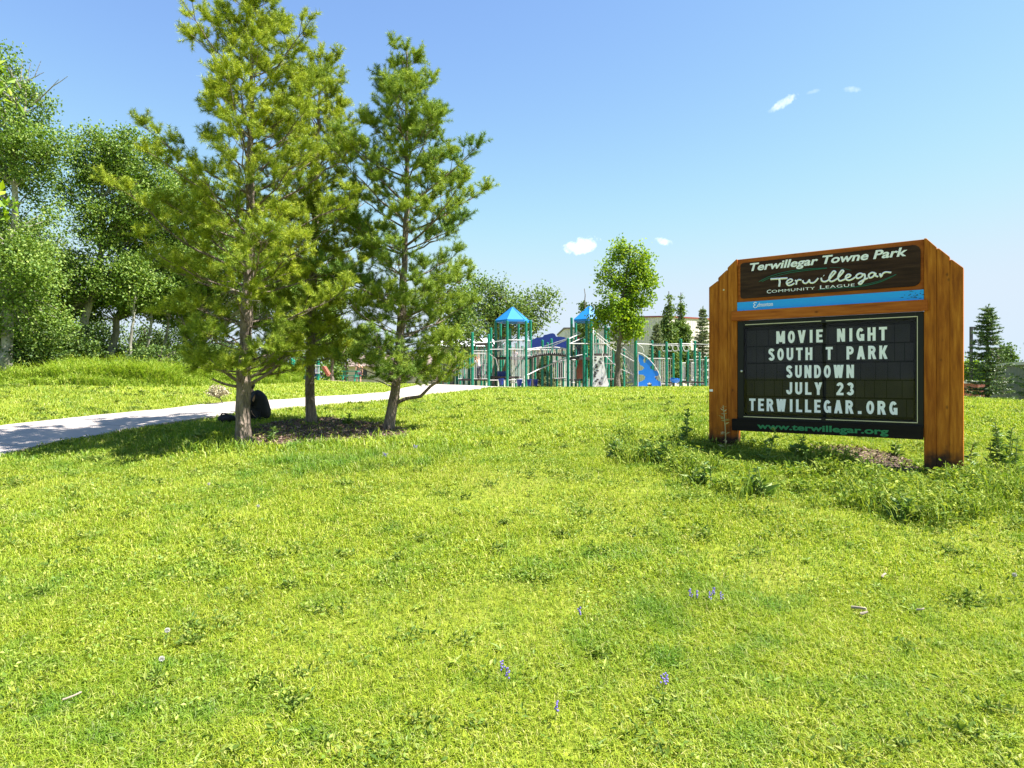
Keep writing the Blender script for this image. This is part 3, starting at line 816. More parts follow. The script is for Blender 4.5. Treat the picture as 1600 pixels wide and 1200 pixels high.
def broadleaf(name, label, cat, base, trunk, r0, blobs, nclus, nleaf, lsize, sig, mat, barkm, seed, group=None, limbs=0.5, hang=0.0, off=(0, 0, 0), aspect=0.75, shell=2.0, twig=0.02, gap=0.0, crownname='crown'):
    """tree: trunk polyline (offsets from base), leaf clusters filling ellipsoids (cx, cy, cz, rx, ry, rz), limbs reaching the clusters"""
    rng = np.random.default_rng(seed)
    t = thing(name, label, cat, tuple(base), group=group)
    T = np.array(trunk, float)
    tb = MB()
    s = np.linspace(0, 1, len(T)); ss = np.linspace(0, 1, 16)
    P = np.stack([np.interp(ss, s, T[:, k]) for k in range(3)], 1); P[1:-1, :2] += rng.normal(0, r0 * 0.25, (14, 2))
    P[0, 2] -= 0.1
    tb.tube(P, r0 * (1 - 0.8 * ss) * (1 + 0.4 * np.exp(-ss * 25)), 9)
    vol = np.array([x[3] * x[4] * x[5] for x in blobs]) ** 0.75; vol /= vol.sum()
    C = []
    while len(C) < nclus:
        k = rng.choice(len(blobs), p=vol); cx, cy, cz, rx, ry, rz = blobs[k]
        d = rng.normal(size=3); d /= np.linalg.norm(d); r = rng.random() ** (1 / (3 * shell / 2.0))
        c = np.array([cx, cy, cz]) + d * r * np.array([rx, ry, rz])
        if gap and fbm(np.array([c[0] * 1.1 + seed]), np.array([c[2] * 1.1 + c[1] * 0.7]))[0] < gap: continue
        C.append(c)
    C = np.array(C)
    for c in C:
        if rng.random() > limbs: continue
        dz = c[2] - np.hypot(c[0] - np.interp(c[2], P[:, 2], P[:, 0]), c[1]) * 0.8
        k = int(np.argmin(np.abs(P[:, 2] - dz))); k = min(max(k, 4), 15)
        L = np.linalg.norm(c - P[k])
        if L < 0.15: continue
        tb.tube(curve_pts(P[k], c, np.array([0, 0, 0.08 * L]) + rng.normal(0, 0.05 * L, 3), 6), np.linspace(min(r0 * 0.4, twig * (0.5 + L * 0.45)), 0.006, 6), 5, cap=False)
    tb.build('trunk', barkm, t)
    I = np.repeat(np.arange(nclus), nleaf); n = len(I)
    szc = rng.uniform(0.6, 1.25, nclus)
    Pp = C[I] + rng.normal(size=(n, 3)) * sig * szc[I][:, None] * np.array([1, 1, 0.8])
    D = rng.normal(size=(n, 3)); D[:, 2] -= hang
    Nn = rng.normal(size=(n, 3)) + np.array([0.25, -0.1, 0.7])
    l = lsize * rng.uniform(0.65, 1.3, n)
    lb = MB(); leafcards(lb, Pp, D, Nn, l, l * aspect)
    lb.build(crownname, mat, t)
    return t

def off_from(base, pts_px, Y):
    """trunk polyline through photo pixels at distance Y, as offsets from base"""
    return [tuple(at(px, py, Y) - np.array(base)) for px, py in pts_px]

# --- three pines -----------------------------------------------------------
def prof_left(h):
    return float(np.interp(h, [0.10, 0.16, 0.3, 0.45, 0.6, 0.72, 0.85, 0.93, 1.0], [0.95, 1.45, 1.75, 1.6, 1.32, 1.1, 0.85, 0.5, 0.08]))
def prof_mid(h):
    return float(np.interp(h, [0.12, 0.25, 0.45, 0.6, 0.72, 0.85, 1.0], [0.8, 1.2, 1.35, 1.05, 0.75, 0.45, 0.06]))
def prof_right(h):
    return float(np.interp(h, [0.10, 0.2, 0.35, 0.5, 0.65, 0.8, 0.92, 1.0], [0.9, 1.3, 1.6, 1.42, 1.0, 0.58, 0.28, 0.06]))

base = GP(381, 692)
Yp = base[1]
tr_px = off_from(base, [(381, 692), (380, 640), (381, 580), (386, 480), (391, 380), (391, 250), (393, 120), (395, 40), (397, -6)], Yp)
def ex_left(tb, shoot, limb, tp, tr, rng):
    for z, az, L, rise in [(0.86, pi * 0.97, 0.85, 0.62), (0.92, 0.12, 0.75, 0.5), (0.80, 0.3, 0.5, 0.55)]:
        limb(z, az, L, rise, 0.028, tufts=(L > 0.6))
    p = tp(0.83); tb.tube(curve_pts(p, p + np.array([-0.42, -0.1, 0.12]), (0, 0, -0.03)), np.linspace(0.026, 0.014, 6), 7)
    p = tp(0.83); tb.tube(curve_pts(p, p + np.array([0.75, 0.05, 0.55]), (0, 0, -0.06)), np.linspace(0.03, 0.01, 6), 7)
pine('pine_tree', 'tall broad pine with thick rough trunk, nearest the path and leftmost of the three pines', base, tr_px, 0.108, prof_left, 1.02, 0.39, 6, M_NEEDLE, 21, ex_left, 1.0, 9)
base = GP(485, 661)
tr_px = off_from(base, [(485, 661), (484, 600), (486, 500), (492, 350), (497, 200), (502, 66)], base[1])
pine('pine_tree', 'slim pine standing furthest back, between the two larger pines', base, tr_px, 0.092, prof_mid, 1.1, 0.42, 6, M_NEEDLE, 34, None, 0.9, 7)
base = GP(608, 672)
tr_px = off_from(base, [(608, 672), (618, 610), (624, 540), (632, 420), (636, 300), (635, 170), (636, 64)], base[1])
def ex_right(tb, shoot, limb, tp, tr, rng):
    # the low bough that dips, then swings up to the right
    p0 = tp(0.42)
    P = np.array([p0, p0 + [0.22, -0.02, 0.10], p0 + [0.45, -0.03, 0.13], p0 + [0.62, -0.04, 0.30], p0 + [0.80, -0.03, 0.42], p0 + [0.98, -0.02, 0.55], p0 + [1.06, 0, 0.72]])
    tb.tube(P, [0.034, 0.03, 0.028, 0.024, 0.018, 0.012, 0.006], 7)
    for i in range(60):
        f = rng.uniform(0.5, 1.0); q = np.array([np.interp(f, np.linspace(0, 1, 7), P[:, k]) for k in range(3)])
        d = rng.normal(size=3); d[2] = abs(d[2]) * 0.8; d /= np.linalg.norm(d); e = q + d * rng.uniform(0.05, 0.24)
        tb.tube([q, e], [0.006, 0.003], 4, cap=False)
        shoot(e, d + np.array([0.4, 0, 0.5]), rng.uniform(0.12, 0.22), 0.15)
pine('pine_tree', 'dense pointed pine with a low swinging bough, rightmost of the three pines', base, tr_px, 0.086, prof_right, 0.82, 0.36, 6, M_NEEDLE2, 47, ex_right, 1.0, 7, 0.7)

# --- aspens at the left ----------------------------------------------------
def aspen(label, px_trunk, Y, blobs_px, nclus, seed, r0=0.13, nleaf=125, ls=0.082, sig=0.21, limbs=0.5, mat=None, name='aspen_tree', cat='aspen tree', bk=None, gap=0.36, group=None):
    """blobs_px: (px, py, half width px, half height px)"""
    bx = GA(px_trunk[0][0], Y)
    base = bx
    tr = [(0, 0, 0)] + [tuple(at(px, py, Y) - base) for px, py in px_trunk[1:]]
    rs = np.random.default_rng(seed + 900)
    bl = []
    for (px, py, hw, hh) in blobs_px:
        c = at(px, py, Y) - base
        bl.append((c[0], c[1] + rs.uniform(-0.3, 0.5), c[2], hw * Y / F, hw * Y / F * 0.85, hh * Y / F))
    return broadleaf(name, label, cat, base, tr, r0, bl, nclus, nleaf, ls, sig, mat or M_ASPEN, bk or M_ABARK, seed, limbs=limbs, gap=gap, group=group)

t = aspen('tall aspen with bare dead twigs at its top, at the left edge of the photo', [(8, 590), (15, 470), (25, 380), (20, 250), (40, 150)], 19,
      [(60, 215, 52, 35), (20, 160, 45, 35), (10, 250, 60, 50), (-60, 240, 70, 90), (30, 330, 48, 45), (-10, 400, 75, 60), (55, 425, 50, 45), (20, 500, 70, 50), (-90, 420, 80, 110), (-40, 130, 40, 60), (5, 90, 22, 30)], 430, 3, 0.16)
db = MB()
O = np.array(t.location)
def dp(px, py): return at(px, py, 19) - O
for line, r in [([(50, 165), (70, 147), (82, 135), (95, 127), (106, 119)], .016), ([(30, 140), (33, 122), (34, 105), (35, 92)], .011), ([(42, 130), (45, 112), (48, 98)], .009),
                ([(44, 126), (54, 120), (58, 110), (64, 95)], .011), ([(54, 121), (62, 116), (69, 113)], .008), ([(45, 155), (52, 148), (60, 142)], .008), ([(52, 163), (60, 152), (63, 146)], .007),
                ([(80, 137), (88, 128), (92, 124)], .006), ([(15, 130), (10, 126), (4, 125)], .005), ([(22, 135), (24, 122)], .005)]:
    db = MB(); db.tube([dp(*p) for p in line], np.linspace(r * 1.5, 0.006, len(line)), 5); db.build('dead_branch', M_DEAD, t)
aspen('leafy aspen with pale leaning trunk, second from the left edge behind the tall weeds', [(122, 580), (135, 500), (150, 430), (163, 370), (160, 280), (150, 230)], 22,
      [(150, 250, 38, 45), (200, 240, 48, 38), (235, 300, 45, 50), (120, 330, 40, 50), (180, 360, 55, 50), (110, 430, 55, 50), (60, 480, 50, 50), (190, 440, 45, 40), (150, 225, 20, 25)], 400, 4, 0.15, ls=0.085)
aspen('aspen with forked trunk leaning right, behind the bright weeds near the path', [(168, 582), (180, 520), (190, 465), (212, 405), (240, 360), (262, 300)], 23.5,
      [(260, 330, 55, 55), (300, 400, 60, 50), (240, 420, 50, 45), (210, 300, 45, 40), (300, 310, 40, 45), (170, 480, 40, 25), (260, 470, 55, 28)], 330, 5, 0.14, ls=0.085)
aspen('slender aspen half hidden behind the foliage of the leftmost pine', [(300, 590), (298, 540), (310, 450), (330, 360)], 25,
      [(340, 370, 55, 55), (380, 430, 60, 50), (310, 470, 50, 38), (430, 450, 50, 45)], 260, 6, 0.11, ls=0.085)
aspen('rounded aspen seen between the trunks of the leftmost and middle pines', [(440, 594), (440, 540), (445, 470), (455, 400)], 31,
      [(450, 430, 45, 50), (500, 470, 45, 40), (410, 480, 45, 35), (470, 510, 50, 28)], 220, 7, 0.12, ls=0.095)
aspen('big aspen beyond the left edge, its crown closing the gap behind the others', [(-140, 590), (-140, 480), (-130, 350), (-120, 200)], 23,
      [(-130, 230, 80, 90), (-100, 380, 90, 90), (-60, 490, 80, 50), (-190, 330, 80, 110)], 300, 8, 0.17, ls=0.095)
aspen('dark background aspen filling the gap low behind the leaning trunks', [(60, 590), (64, 500), (70, 400)], 27,
      [(60, 400, 60, 60), (20, 480, 60, 50), (100, 500, 55, 40), (-30, 400, 60, 70)], 240, 9, 0.13, ls=0.095)
# bare understorey stems
for k, (px, top, Y, lab) in enumerate([(200, 470, 22, 'thin grey aspen stem just right of the forked leaning trunk'), (228, 480, 23, 'thin leaning aspen stem left of the pine foliage'),
                                       (255, 490, 24, 'dark straight aspen stem in the shade of the pine'), (282, 500, 25.5, 'slim shaded aspen stem furthest right in the grove')]):
    aspen(lab, [(px, 588), (px + 3, 540), (px + 10, top), (px + 18, top - 70)], Y, [(px + 15, top - 40, 28, 45), (px - 10, top - 10, 25, 20)], 50, 60 + k, 0.07, ls=0.09, limbs=0.3)
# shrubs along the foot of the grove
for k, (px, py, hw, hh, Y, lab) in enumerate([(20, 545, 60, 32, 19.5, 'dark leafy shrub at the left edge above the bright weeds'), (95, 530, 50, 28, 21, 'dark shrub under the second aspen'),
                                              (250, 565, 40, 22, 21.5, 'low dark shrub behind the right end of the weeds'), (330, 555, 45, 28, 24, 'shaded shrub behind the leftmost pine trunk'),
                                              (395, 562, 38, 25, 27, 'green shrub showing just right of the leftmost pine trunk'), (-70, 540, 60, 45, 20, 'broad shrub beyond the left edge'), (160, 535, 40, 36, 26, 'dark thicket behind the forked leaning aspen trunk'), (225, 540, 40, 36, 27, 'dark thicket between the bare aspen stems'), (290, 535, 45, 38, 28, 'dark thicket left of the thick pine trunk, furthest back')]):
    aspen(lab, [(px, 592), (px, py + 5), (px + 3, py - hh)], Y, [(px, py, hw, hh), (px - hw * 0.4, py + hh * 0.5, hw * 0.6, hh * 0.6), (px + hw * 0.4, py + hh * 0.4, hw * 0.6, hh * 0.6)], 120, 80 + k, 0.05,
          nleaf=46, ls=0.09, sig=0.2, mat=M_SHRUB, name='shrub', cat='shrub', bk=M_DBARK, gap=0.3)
# far green trees behind the distant play area
aspen('small distant tree behind the picnic table', [(540, 592), (541, 560), (543, 530)], 48, [(545, 535, 28, 22), (525, 548, 22, 16)], 90, 90, 0.1, ls=0.16, sig=0.4, mat=M_ELM, name='tree', cat='tree', bk=M_DBARK)
t = aspen('thin dark trunked young tree beside the distant slide', [(519, 598), (519, 575), (520, 540), (522, 510)], 36, [(522, 520, 26, 24), (510, 540, 20, 15)], 90, 91, 0.1, ls=0.13, sig=0.3, mat=M_ELM, name='tree', cat='tree', bk=M_DBARK)

# pale blossom clump by the path edge
bs_ = GP(349, 632)
broadleaf('flowering_shrub', 'small pale dry flowering shrub at the path edge, left of the thick pine trunk', 'shrub', bs_, [(0, 0, 0), (-0.06, 0, 0.12), (-0.1, 0, 0.22)], 0.012,
          [(-0.13, 0, 0.31, 0.20, 0.16, 0.13), (-0.22, 0, 0.28, 0.13, 0.1, 0.07), (-0.02, 0, 0.26, 0.13, 0.1, 0.08)], 70, 14, 0.045, 0.035, M_PALE, M_DBARK, 15, limbs=0.6, twig=0.008)

# near ash just outside the left edge: only its boughs reach in
base = GA(-360, 5.4)
def ash_blob(px, py, hw, hh, Y=5.4):
    c = at(px, py, Y) - base; return (c[0], c[1], c[2], hw * Y / F, 0.12, hh * Y / F)
broadleaf('ash_tree', 'ash tree mostly beyond the left edge, its bright lime leaves poking into the photo', 'ash tree', base,
          [(0, 0, 0), (0.02, 0, 1.2), (0.1, 0, 2.4), (0.25, 0, 3.6), (0.4, 0, 4.3)], 0.12,
          [ash_blob(-22, 95, 26, 34), ash_blob(-18, 140, 16, 22), ash_blob(-12, 313, 34, 9), ash_blob(-200, 60, 130, 150), ash_blob(-260, 250, 110, 110), ash_blob(-110, 20, 70, 60)], 150, 16, 0.095, 0.07, M_ASH, M_DBARK, 17,
          limbs=0.5, hang=0.5, aspect=0.36, twig=0.012)

# --- trees round the playground -------------------------------------------
aspen('young leafy tree with bright green crown standing in front of the second play tower', [(965, 605), (966, 560), (967, 525), (972, 470), (980, 420), (984, 380)], 30.0,
      [(987, 364, 8, 14), (970, 395, 17, 24), (998, 408, 19, 26), (954, 445, 24, 36), (996, 450, 27, 36), (1014, 440, 9, 16), (966, 490, 30, 30), (944, 488, 15, 30), (986, 508, 22, 22), (972, 528, 18, 12)], 210, 100, 0.14,
      nleaf=60, ls=0.125, sig=0.19, mat=M_ASH, name='maple_tree', cat='maple tree', bk=M_DBARK, gap=0.33, limbs=0.45)
aspen('wide spreading elm behind the first play tower', [(772, 602), (774, 560), (780, 520), (795, 480)], 42,
      [(770, 470, 38, 34), (815, 475, 38, 24), (850, 468, 22, 16), (740, 490, 36, 36), (800, 505, 45, 26), (840, 500, 20, 14), (752, 445, 16, 14)], 240, 101, 0.2, nleaf=44, ls=0.16, sig=0.36, mat=M_ELM, name='elm_tree', cat='elm tree', bk=M_DBARK, gap=0.34)
aspen('thin leaning young tree beside the pine, in front of the white hall', [(705, 602), (707, 575), (711, 548), (716, 500), (722, 450)], 33,
      [(715, 470, 26, 35), (735, 510, 26, 22), (700, 515, 26, 22), (722, 540, 24, 12)], 110, 102, 0.11, nleaf=42, ls=0.14, sig=0.3, mat=M_ELM, name='elm_tree', cat='elm tree', bk=M_DBARK)
def poplar(px, top, Y, hw, lab, seed):
    hgt = 603 - top
    aspen(lab, [(px, 604), (px, 560), (px, 500), (px, top + 8)], Y, [(px, top + hgt * 0.12, hw * 0.08, hgt * 0.13), (px, top + hgt * 0.3, hw * 0.32, hgt * 0.18), (px, top + hgt * 0.52, hw * 0.95, hgt * 0.2), (px, top + hgt * 0.78, hw * 1.35, hgt * 0.2)],
          340, seed, 0.14, nleaf=48, ls=0.17, sig=0.15, mat=M_POPLAR, name='poplar_tree', cat='poplar tree', bk=M_DBARK, gap=0.2, limbs=0.3)
poplar(1045, 447, 50, 15, 'narrow columnar poplar, left one of the pair before the beige warehouse', 110)
poplar(1064, 449, 52, 15, 'narrow columnar poplar, right one of the pair before the beige warehouse', 111)
poplar(913, 443, 55, 14, 'slim columnar poplar rising behind the second play tower roof', 112)

def spruce(label, px, basepy, top, Y, hw, seed, mat, base=None, dens=1.0, lift=0.0):
    rng = np.random.default_rng(seed)
    base = GA(px, Y) if base is None else base
    H = at(px, top, Y)[2] - base[2]; W = hw * Y / F
    t = thing('spruce_tree', label, 'spruce tree', tuple(base))
    tb = MB(); tb.tube([(0, 0, -0.1), (0, 0, H * 0.4), (0, 0, H)], [0.016 * H + 0.03, 0.011 * H + 0.02, 0.006], 8)
    P, D, Lx = [], [], []
    z = H * 0.05
    while z < H * 0.97:
        f = z / H; R = W * (1 - f) ** 0.9 + 0.05
        k = 7; a0 = rng.random() * 6
        for j in range(k):
            a = a0 + j * 2 * pi / k + rng.normal(0, .2); L = R * rng.uniform(0.55, 1.12)
            zz = z + rng.normal(0, 0.02 * H * 0.3)
            o = np.array([cos(a), sin(a), 0]); nseg = max(3, int(L / 0.10 * dens))
            u = np.linspace(0, 1, nseg)
            c = np.array([0, 0, zz]) + o * (L * u)[:, None] + np.array([0, 0, 1.0]) * (L * (-0.20 * u + 0.26 * u ** 2 + lift * u))[:, None]
            tb.tube(c[::max(1, nseg // 3)], 0.012, 4, cap=False)
            lat = np.array([-sin(a), cos(a), 0])
            for i in range(nseg):
                w_ = 0.30 * L * (1 - u[i] * 0.75)
                for s_ in (-1, 1):
                    P.append(c[i]); D.append(o * 0.6 + lat * s_ + np.array([0, 0, rng.uniform(-.15, .2)])); Lx.append(w_ * rng.uniform(.6, 1.1) + 0.05)
            P.append(c[-1]); D.append(o + np.array([0, 0, .15])); Lx.append(0.12)
        z += 0.05 * H * rng.uniform(0.7, 1.25) * (1 - 0.35 * f)
    for i in range(5):
        P.append(np.array([0, 0, H * (0.9 + 0.02 * i)])); D.append(np.array([rng.normal(0, .3), rng.normal(0, .3), 1.0])); Lx.append(0.12)
    P, D, Lx = np.array(P), np.array(D), np.array(Lx); D /= np.linalg.norm(D, axis=1)[:, None]
    per = 18; I = np.repeat(np.arange(len(P)), per)
    q = P[I] + D[I] * (Lx[I] * rng.random(len(I)))[:, None]
    d = D[I] * 0.7 + rng.normal(size=(len(I), 3)) * 0.55
    d /= np.linalg.norm(d, axis=1)[:, None]
    S = np.cross(d, rng.normal(size=(len(I), 3))); S /= np.linalg.norm(S, axis=1)[:, None]
    wd = 0.0006 * Y; ln = rng.uniform(0.05, 0.10, len(I)) * (0.6 + Y / 50)
    v = np.stack([q - S * wd, q + S * wd, q + d * ln[:, None]], 1)
    nb = MB(); nb.tris(v, np.arange(len(I) * 3).reshape(-1, 3))
    tb.build('trunk', M_DBARK, t); nb.build('crown', mat, t)
    return t
spruce('spruce with flat layered boughs beside the red brick wall, right of the notice board', 1543, 622, 479, 20, 37, 120, M_SPRUCE)
spruce('dark spruce cut by the right edge of the photo, before the grey shed', 1648, 622, 455, 18.5, 56, 121, M_SPRUCE, lift=0.25)
spruce('pale spruce just left of the notice board, before the beige warehouse', 1098, 604, 480, 42, 22, 122, M_SPRUCE2)
spruce('small pale spruce between the poplars and the young bright tree', 1026, 604, 504, 44, 20, 123, M_SPRUCE2)
spruce('small spruce behind the white climbing wall', 962, 604, 545, 40, 22, 124, M_SPRUCE2)
spruce('little spruce seen under the arched bridge', 852, 604, 556, 41, 24, 125, M_SPRUCE2)
for k, (px, py, hw, hh, Y, lab, mt_) in enumerate([(1516, 585, 14, 22, 31, 'light green bush behind the brick wall and lamp post', M_ASH), (1533, 590, 12, 16, 33, 'green bush between the lamp post and the spruce', M_ELM)]):
    aspen(lab, [(px, 618), (px, py + 8), (px, py - 10)], Y, [(px, py, hw, hh), (px, py + hh, hw * 1.2, hh * 0.6)], 70, 130 + k, 0.05, nleaf=40, ls=0.13, sig=0.2, mat=mt_, name='bush', cat='bush', bk=M_DBARK, gap=0.2)
for k, (px, top, lab) in enumerate([(1571, 536, 'far dark narrow tree above the grey shed roof, left one'), (1580, 541, 'far dark narrow tree above the grey shed roof, right one')]):
    aspen(lab, [(px, 605), (px, 570), (px, top + 6)], 75, [(px, top + 22, 5, 20), (px, top + 45, 7, 22)], 60, 140 + k, 0.15, nleaf=40, ls=0.3, sig=0.4, mat=M_SHRUB, name='poplar_tree', cat='poplar tree', bk=M_DBARK, gap=0.0)

# far belt of trees on the horizon behind the grove and the distant play area
b = MB()
rs = np.random.default_rng(77)
for k in range(70):
    px = rs.uniform(-250, 690); Y = rs.uniform(85, 125); top = rs.uniform(548, 576)
    c = at(px, top, Y); zb = EYE - 1.2; hgt_ = c[2] - zb; q = 420
    d = rs.normal(size=(q, 3)); d /= np.linalg.norm(d, axis=1)[:, None]; r = rs.random(q)[:, None] ** 0.4
    P = np.array([c[0], Y, zb + hgt_ * 0.55]) + d * r * np.array([hgt_ * 0.45, hgt_ * 0.45, hgt_ * 0.5])
    D = rs.normal(size=(q, 3)); l = 0.5 * rs.uniform(.6, 1.3, q)
    leafcards(b, P, D, rs.normal(size=(q, 3)) + np.array([.2, -.1, .6]), l, l * .8)
tag(b.build('distant_wood', M_ELM), 'far belt of mixed trees along the horizon behind the grove', 'wood', kind='stuff')

# ------------------------------------------------------------------ notice board
SA = 6.6                                # distance of its nearer (right) edge
SU = np.array([0.798, -0.602])          # direction along the board, left to right
SL_ = 0.403 * SA                        # overall width
S0 = np.array([0.703 * SA, SA]) - SU * SL_
SZ = EYE - 1.08                         # base level
def S(px, py):
    """photo pixel -> (along, up) on the front plane of the board"""
    k = (px - 800) / F
    t = (0.703 * SA - k * SA) / (0.798 + 0.602 * k)     # distance from the right end
    Y = SA + 0.602 * t
    return (SL_ - t, EYE + (HZ - py) / F * Y - SZ)
def SX(px): return S(px, 590)[0]
W_POSTL = wood('stained cedar left posts', 'z', (0.20, 0.050, 0.006), (0.43, 0.135, 0.012), (0.62, 0.23, 0.028), True, 0.42)
W_POSTR = wood('stained cedar right posts', 'z', (0.20, 0.050, 0.006), (0.43, 0.135, 0.012), (0.64, 0.24, 0.028), True, 0.31)
W_RAIL = wood('stained cedar rails', 'x', (0.24, 0.056, 0.008), (0.46, 0.125, 0.016), (0.60, 0.195, 0.032), True)
W_DARK = wood('dark brown routed panel', 'x', (0.016, 0.007, 0.004), (0.042, 0.02, 0.012), (0.075, 0.038, 0.022), False)
M_BLUE = paint('city blue paint', (0.0, 0.36, 1.0), 0.45, 0.05)
M_WHITE = paint('white lettering', (0.92, 0.91, 0.98), 0.5, 0.03)
M_GREENL = paint('green lettering', (0.01, 0.20, 0.07), 0.5, 0.1)
M_ARC = paint('dark green line', (0.008, 0.13, 0.09), 0.5, 0.1)
M_BLACK = paint('black aluminium', (0.006, 0.006, 0.007), 0.4, 0.3, 3, spec=0.25)
M_BOARD = paint('black letter panel', (0.015, 0.014, 0.015), 0.6, 0.3, 4, spec=0.15)
M_TRACK = paint('black track', (0.004, 0.004, 0.004), 0.7, 0.2, spec=0.1)
M_BDARK = paint('black stained board', (0.012, 0.009, 0.008), 0.7, 0.35, 4, stretch=(0.3, 3, 6), spec=0.15)
M_CREAM = paint('cream metal and edge highlight', (0.62, 0.58, 0.42), 0.35, 0.1, metal=0.3)  # bolt, and the highlights painted along the door frame edges
M_STEEL = paint('galvanised bolt', (0.6, 0.6, 0.6), 0.35, 0.1, metal=0.6)
def glassmat(name, amount=0.06):
    m, nt, N, L, out = nmat(name)
    t = N.new('ShaderNodeBsdfTransparent'); g = N.new('ShaderNodeBsdfGlossy'); g.inputs['Roughness'].default_value = 0.03
    mx = N.new('ShaderNodeMixShader'); mx.inputs[0].default_value = 0.008; L.new(t.outputs[0], mx.inputs[1]); L.new(g.outputs[0], mx.inputs[2])
    L.new(mx.outputs[0], out.inputs[0]); return m
M_GLASS = glassmat('clear glazing')

sign = thing('notice_board', 'large cedar framed park notice board with movable white letters behind glass', 'sign', (S0[0], S0[1], SZ), math.atan2(SU[1], SU[0]))

# text -----------------------------------------------------------------------
def text_geo(txt, bold=0.0, shear=0.0, space=1.0):
    cu = bpy.data.curves.new('lettering', 'FONT'); cu.body = txt; cu.size = 1.0; cu.offset = bold; cu.shear = shear; cu.space_character = space
    cu.resolution_u = 4
    o = bpy.data.objects.new('lettering', cu); COL.objects.link(o)
    dg = bpy.context.evaluated_depsgraph_get(); dg.update()
    me = bpy.data.meshes.new_from_object(o.evaluated_get(dg))
    V = np.array([v.co[:] for v in me.vertices]); Fc = [list(p.vertices) for p in me.polygons]
    bpy.data.objects.remove(o); bpy.data.curves.remove(cu); bpy.data.meshes.remove(me)
    return V, Fc
def extrude_text(b, V, Fc, x0, x1, z0, zc, y, depth=0.004, capref=None, vx=None, m=0):
    """front faces and side walls; V in font units mapped so x spans x0..x1, z=0 -> z0 and cap height -> zc"""
    V = V.copy(); cl, ch_ = capref; V[:, 1] -= cl; cap = ch_ - cl
    lo, hi = (vx if vx else (V[:, 0].min(), V[:, 0].max()))
    X = x0 + (V[:, 0] - lo) / (hi - lo) * (x1 - x0); Z = z0 + V[:, 1] / cap * (zc - z0)
    Fr = np.stack([X, np.full(len(X), y - depth), Z], 1); Bk = np.stack([X, np.full(len(X), y), Z], 1)
    n = len(X); ed = {}
    for f in Fc:
        for i in range(len(f)):
            a, c = f[i], f[(i + 1) % len(f)]
            ed[(a, c)] = ed.get((a, c), 0) + 1
    side = [[c, a, n + a, n + c] for (a, c) in ed if (c, a) not in ed]
    b.polys(np.concatenate([Fr, Bk]), [list(f) for f in Fc] + side, m)
_capT = {}
def cap_of(bold): 
    if bold not in _capT: q_ = text_geo('H', bold)[0][:, 1]; _capT[bold] = (q_.min(), q_.max())
    return _capT[bold]

# posts: three boards each side ----------------------------------------------
PT = 0.14
def post_board(xa, xb, top_in, top_out, inner_right, yf):
    """xa..xb along, tops at the inner and outer edges, chamfered"""
    b = MB()
    zb = -0.22
    if inner_right: poly = [(xa, zb), (xb, zb), (xb, top_in), (xb - 0.012, top_in), (xa, top_out)]
    else: poly = [(xa, zb), (xb, zb), (xb, top_out), (xa + 0.02, top_in), (xa, top_in)]
    b.prism_xz(poly, yf, yf + PT)
    return b.build('post', W_POSTL if inner_right else W_POSTR, sign, bevel=0.005)
gap = 0.0015
L1, L2, L3, L4 = SX(1107.5), SX(1122), SX(1136.5), SX(1151.5)
post_board(L1, L2 - gap, S(1122, 439)[1], S(1108, 449)[1], True, 0.004)
post_board(L2, L3 - gap, S(1136, 422)[1], S(1123, 434)[1], True, 0.0)
post_board(L3, L4, S(1151, 405)[1], S(1137, 418)[1], True, 0.003)
R1, R2, R3, R4 = SX(1443.5), SX(1463.5), SX(1484), SX(1505)
post_board(R1, R2 - gap, S(1447, 372)[1], S(1463, 386)[1], False, 0.003)
post_board(R2, R3 - gap, S(1466, 388)[1], S(1484, 401)[1], False, 0.0)
post_board(R3, R4, S(1487, 405.5)[1], S(1505, 418)[1], False, 0.004)

# head: cedar backing, routed panel, blue band, beam --------------------------
zt = (S(1152, 405)[1] + S(1444, 373)[1]) / 2
zbb = (S(1152, 486)[1] + S(1442, 469)[1]) / 2
zbt = (S(1152, 472)[1] + S(1442, 453)[1]) / 2
b = MB(); b.box(L4 + 0.002, R1 - 0.002, 0.03, 0.10, zbb - 0.02, zt); b.build('top_rail', W_RAIL, sign, bevel=0.004)
pz0 = (S(1157, 466)[1] + S(1437, 447)[1]) / 2; pz1 = (S(1156, 411)[1] + S(1438, 382)[1]) / 2
px0, px1 = SX(1156.5), SX(1438); r = 0.07
poly = []
for cx, cz, a0 in [(px1 - r, pz1 - r, 0), (px0 + r * .5, pz1 - r * .5, 90), (px0 + r * .5, pz0 + r * .5, 180), (px1 - r, pz0 + r, 270)]:
    rr = r if cx > 1 else r * .5
    for q in range(7):
        a = radians(a0 + q * 15); poly.append((cx + rr * cos(a), cz + rr * sin(a)))
b = MB(); b.prism_xz(poly, 0.008, 0.03); head = b.build('title_panel', W_DARK, sign)
PY = 0.008
# "Terwillegar Towne Park"
V, Fc = text_geo('Terwillegar Towne Park', 0.026, 0.22)
b = MB(); z0 = (S(1172, 423)[1] + S(1417, 400.5)[1]) / 2; z1 = (S(1172, 410.5)[1] + S(1417, 387)[1]) / 2
extrude_text(b, V, Fc, SX(1171.5), SX(1417.5), z0, z1, PY, 0.005, cap_of(0.026)); b.build('title_lettering', M_WHITE, head)
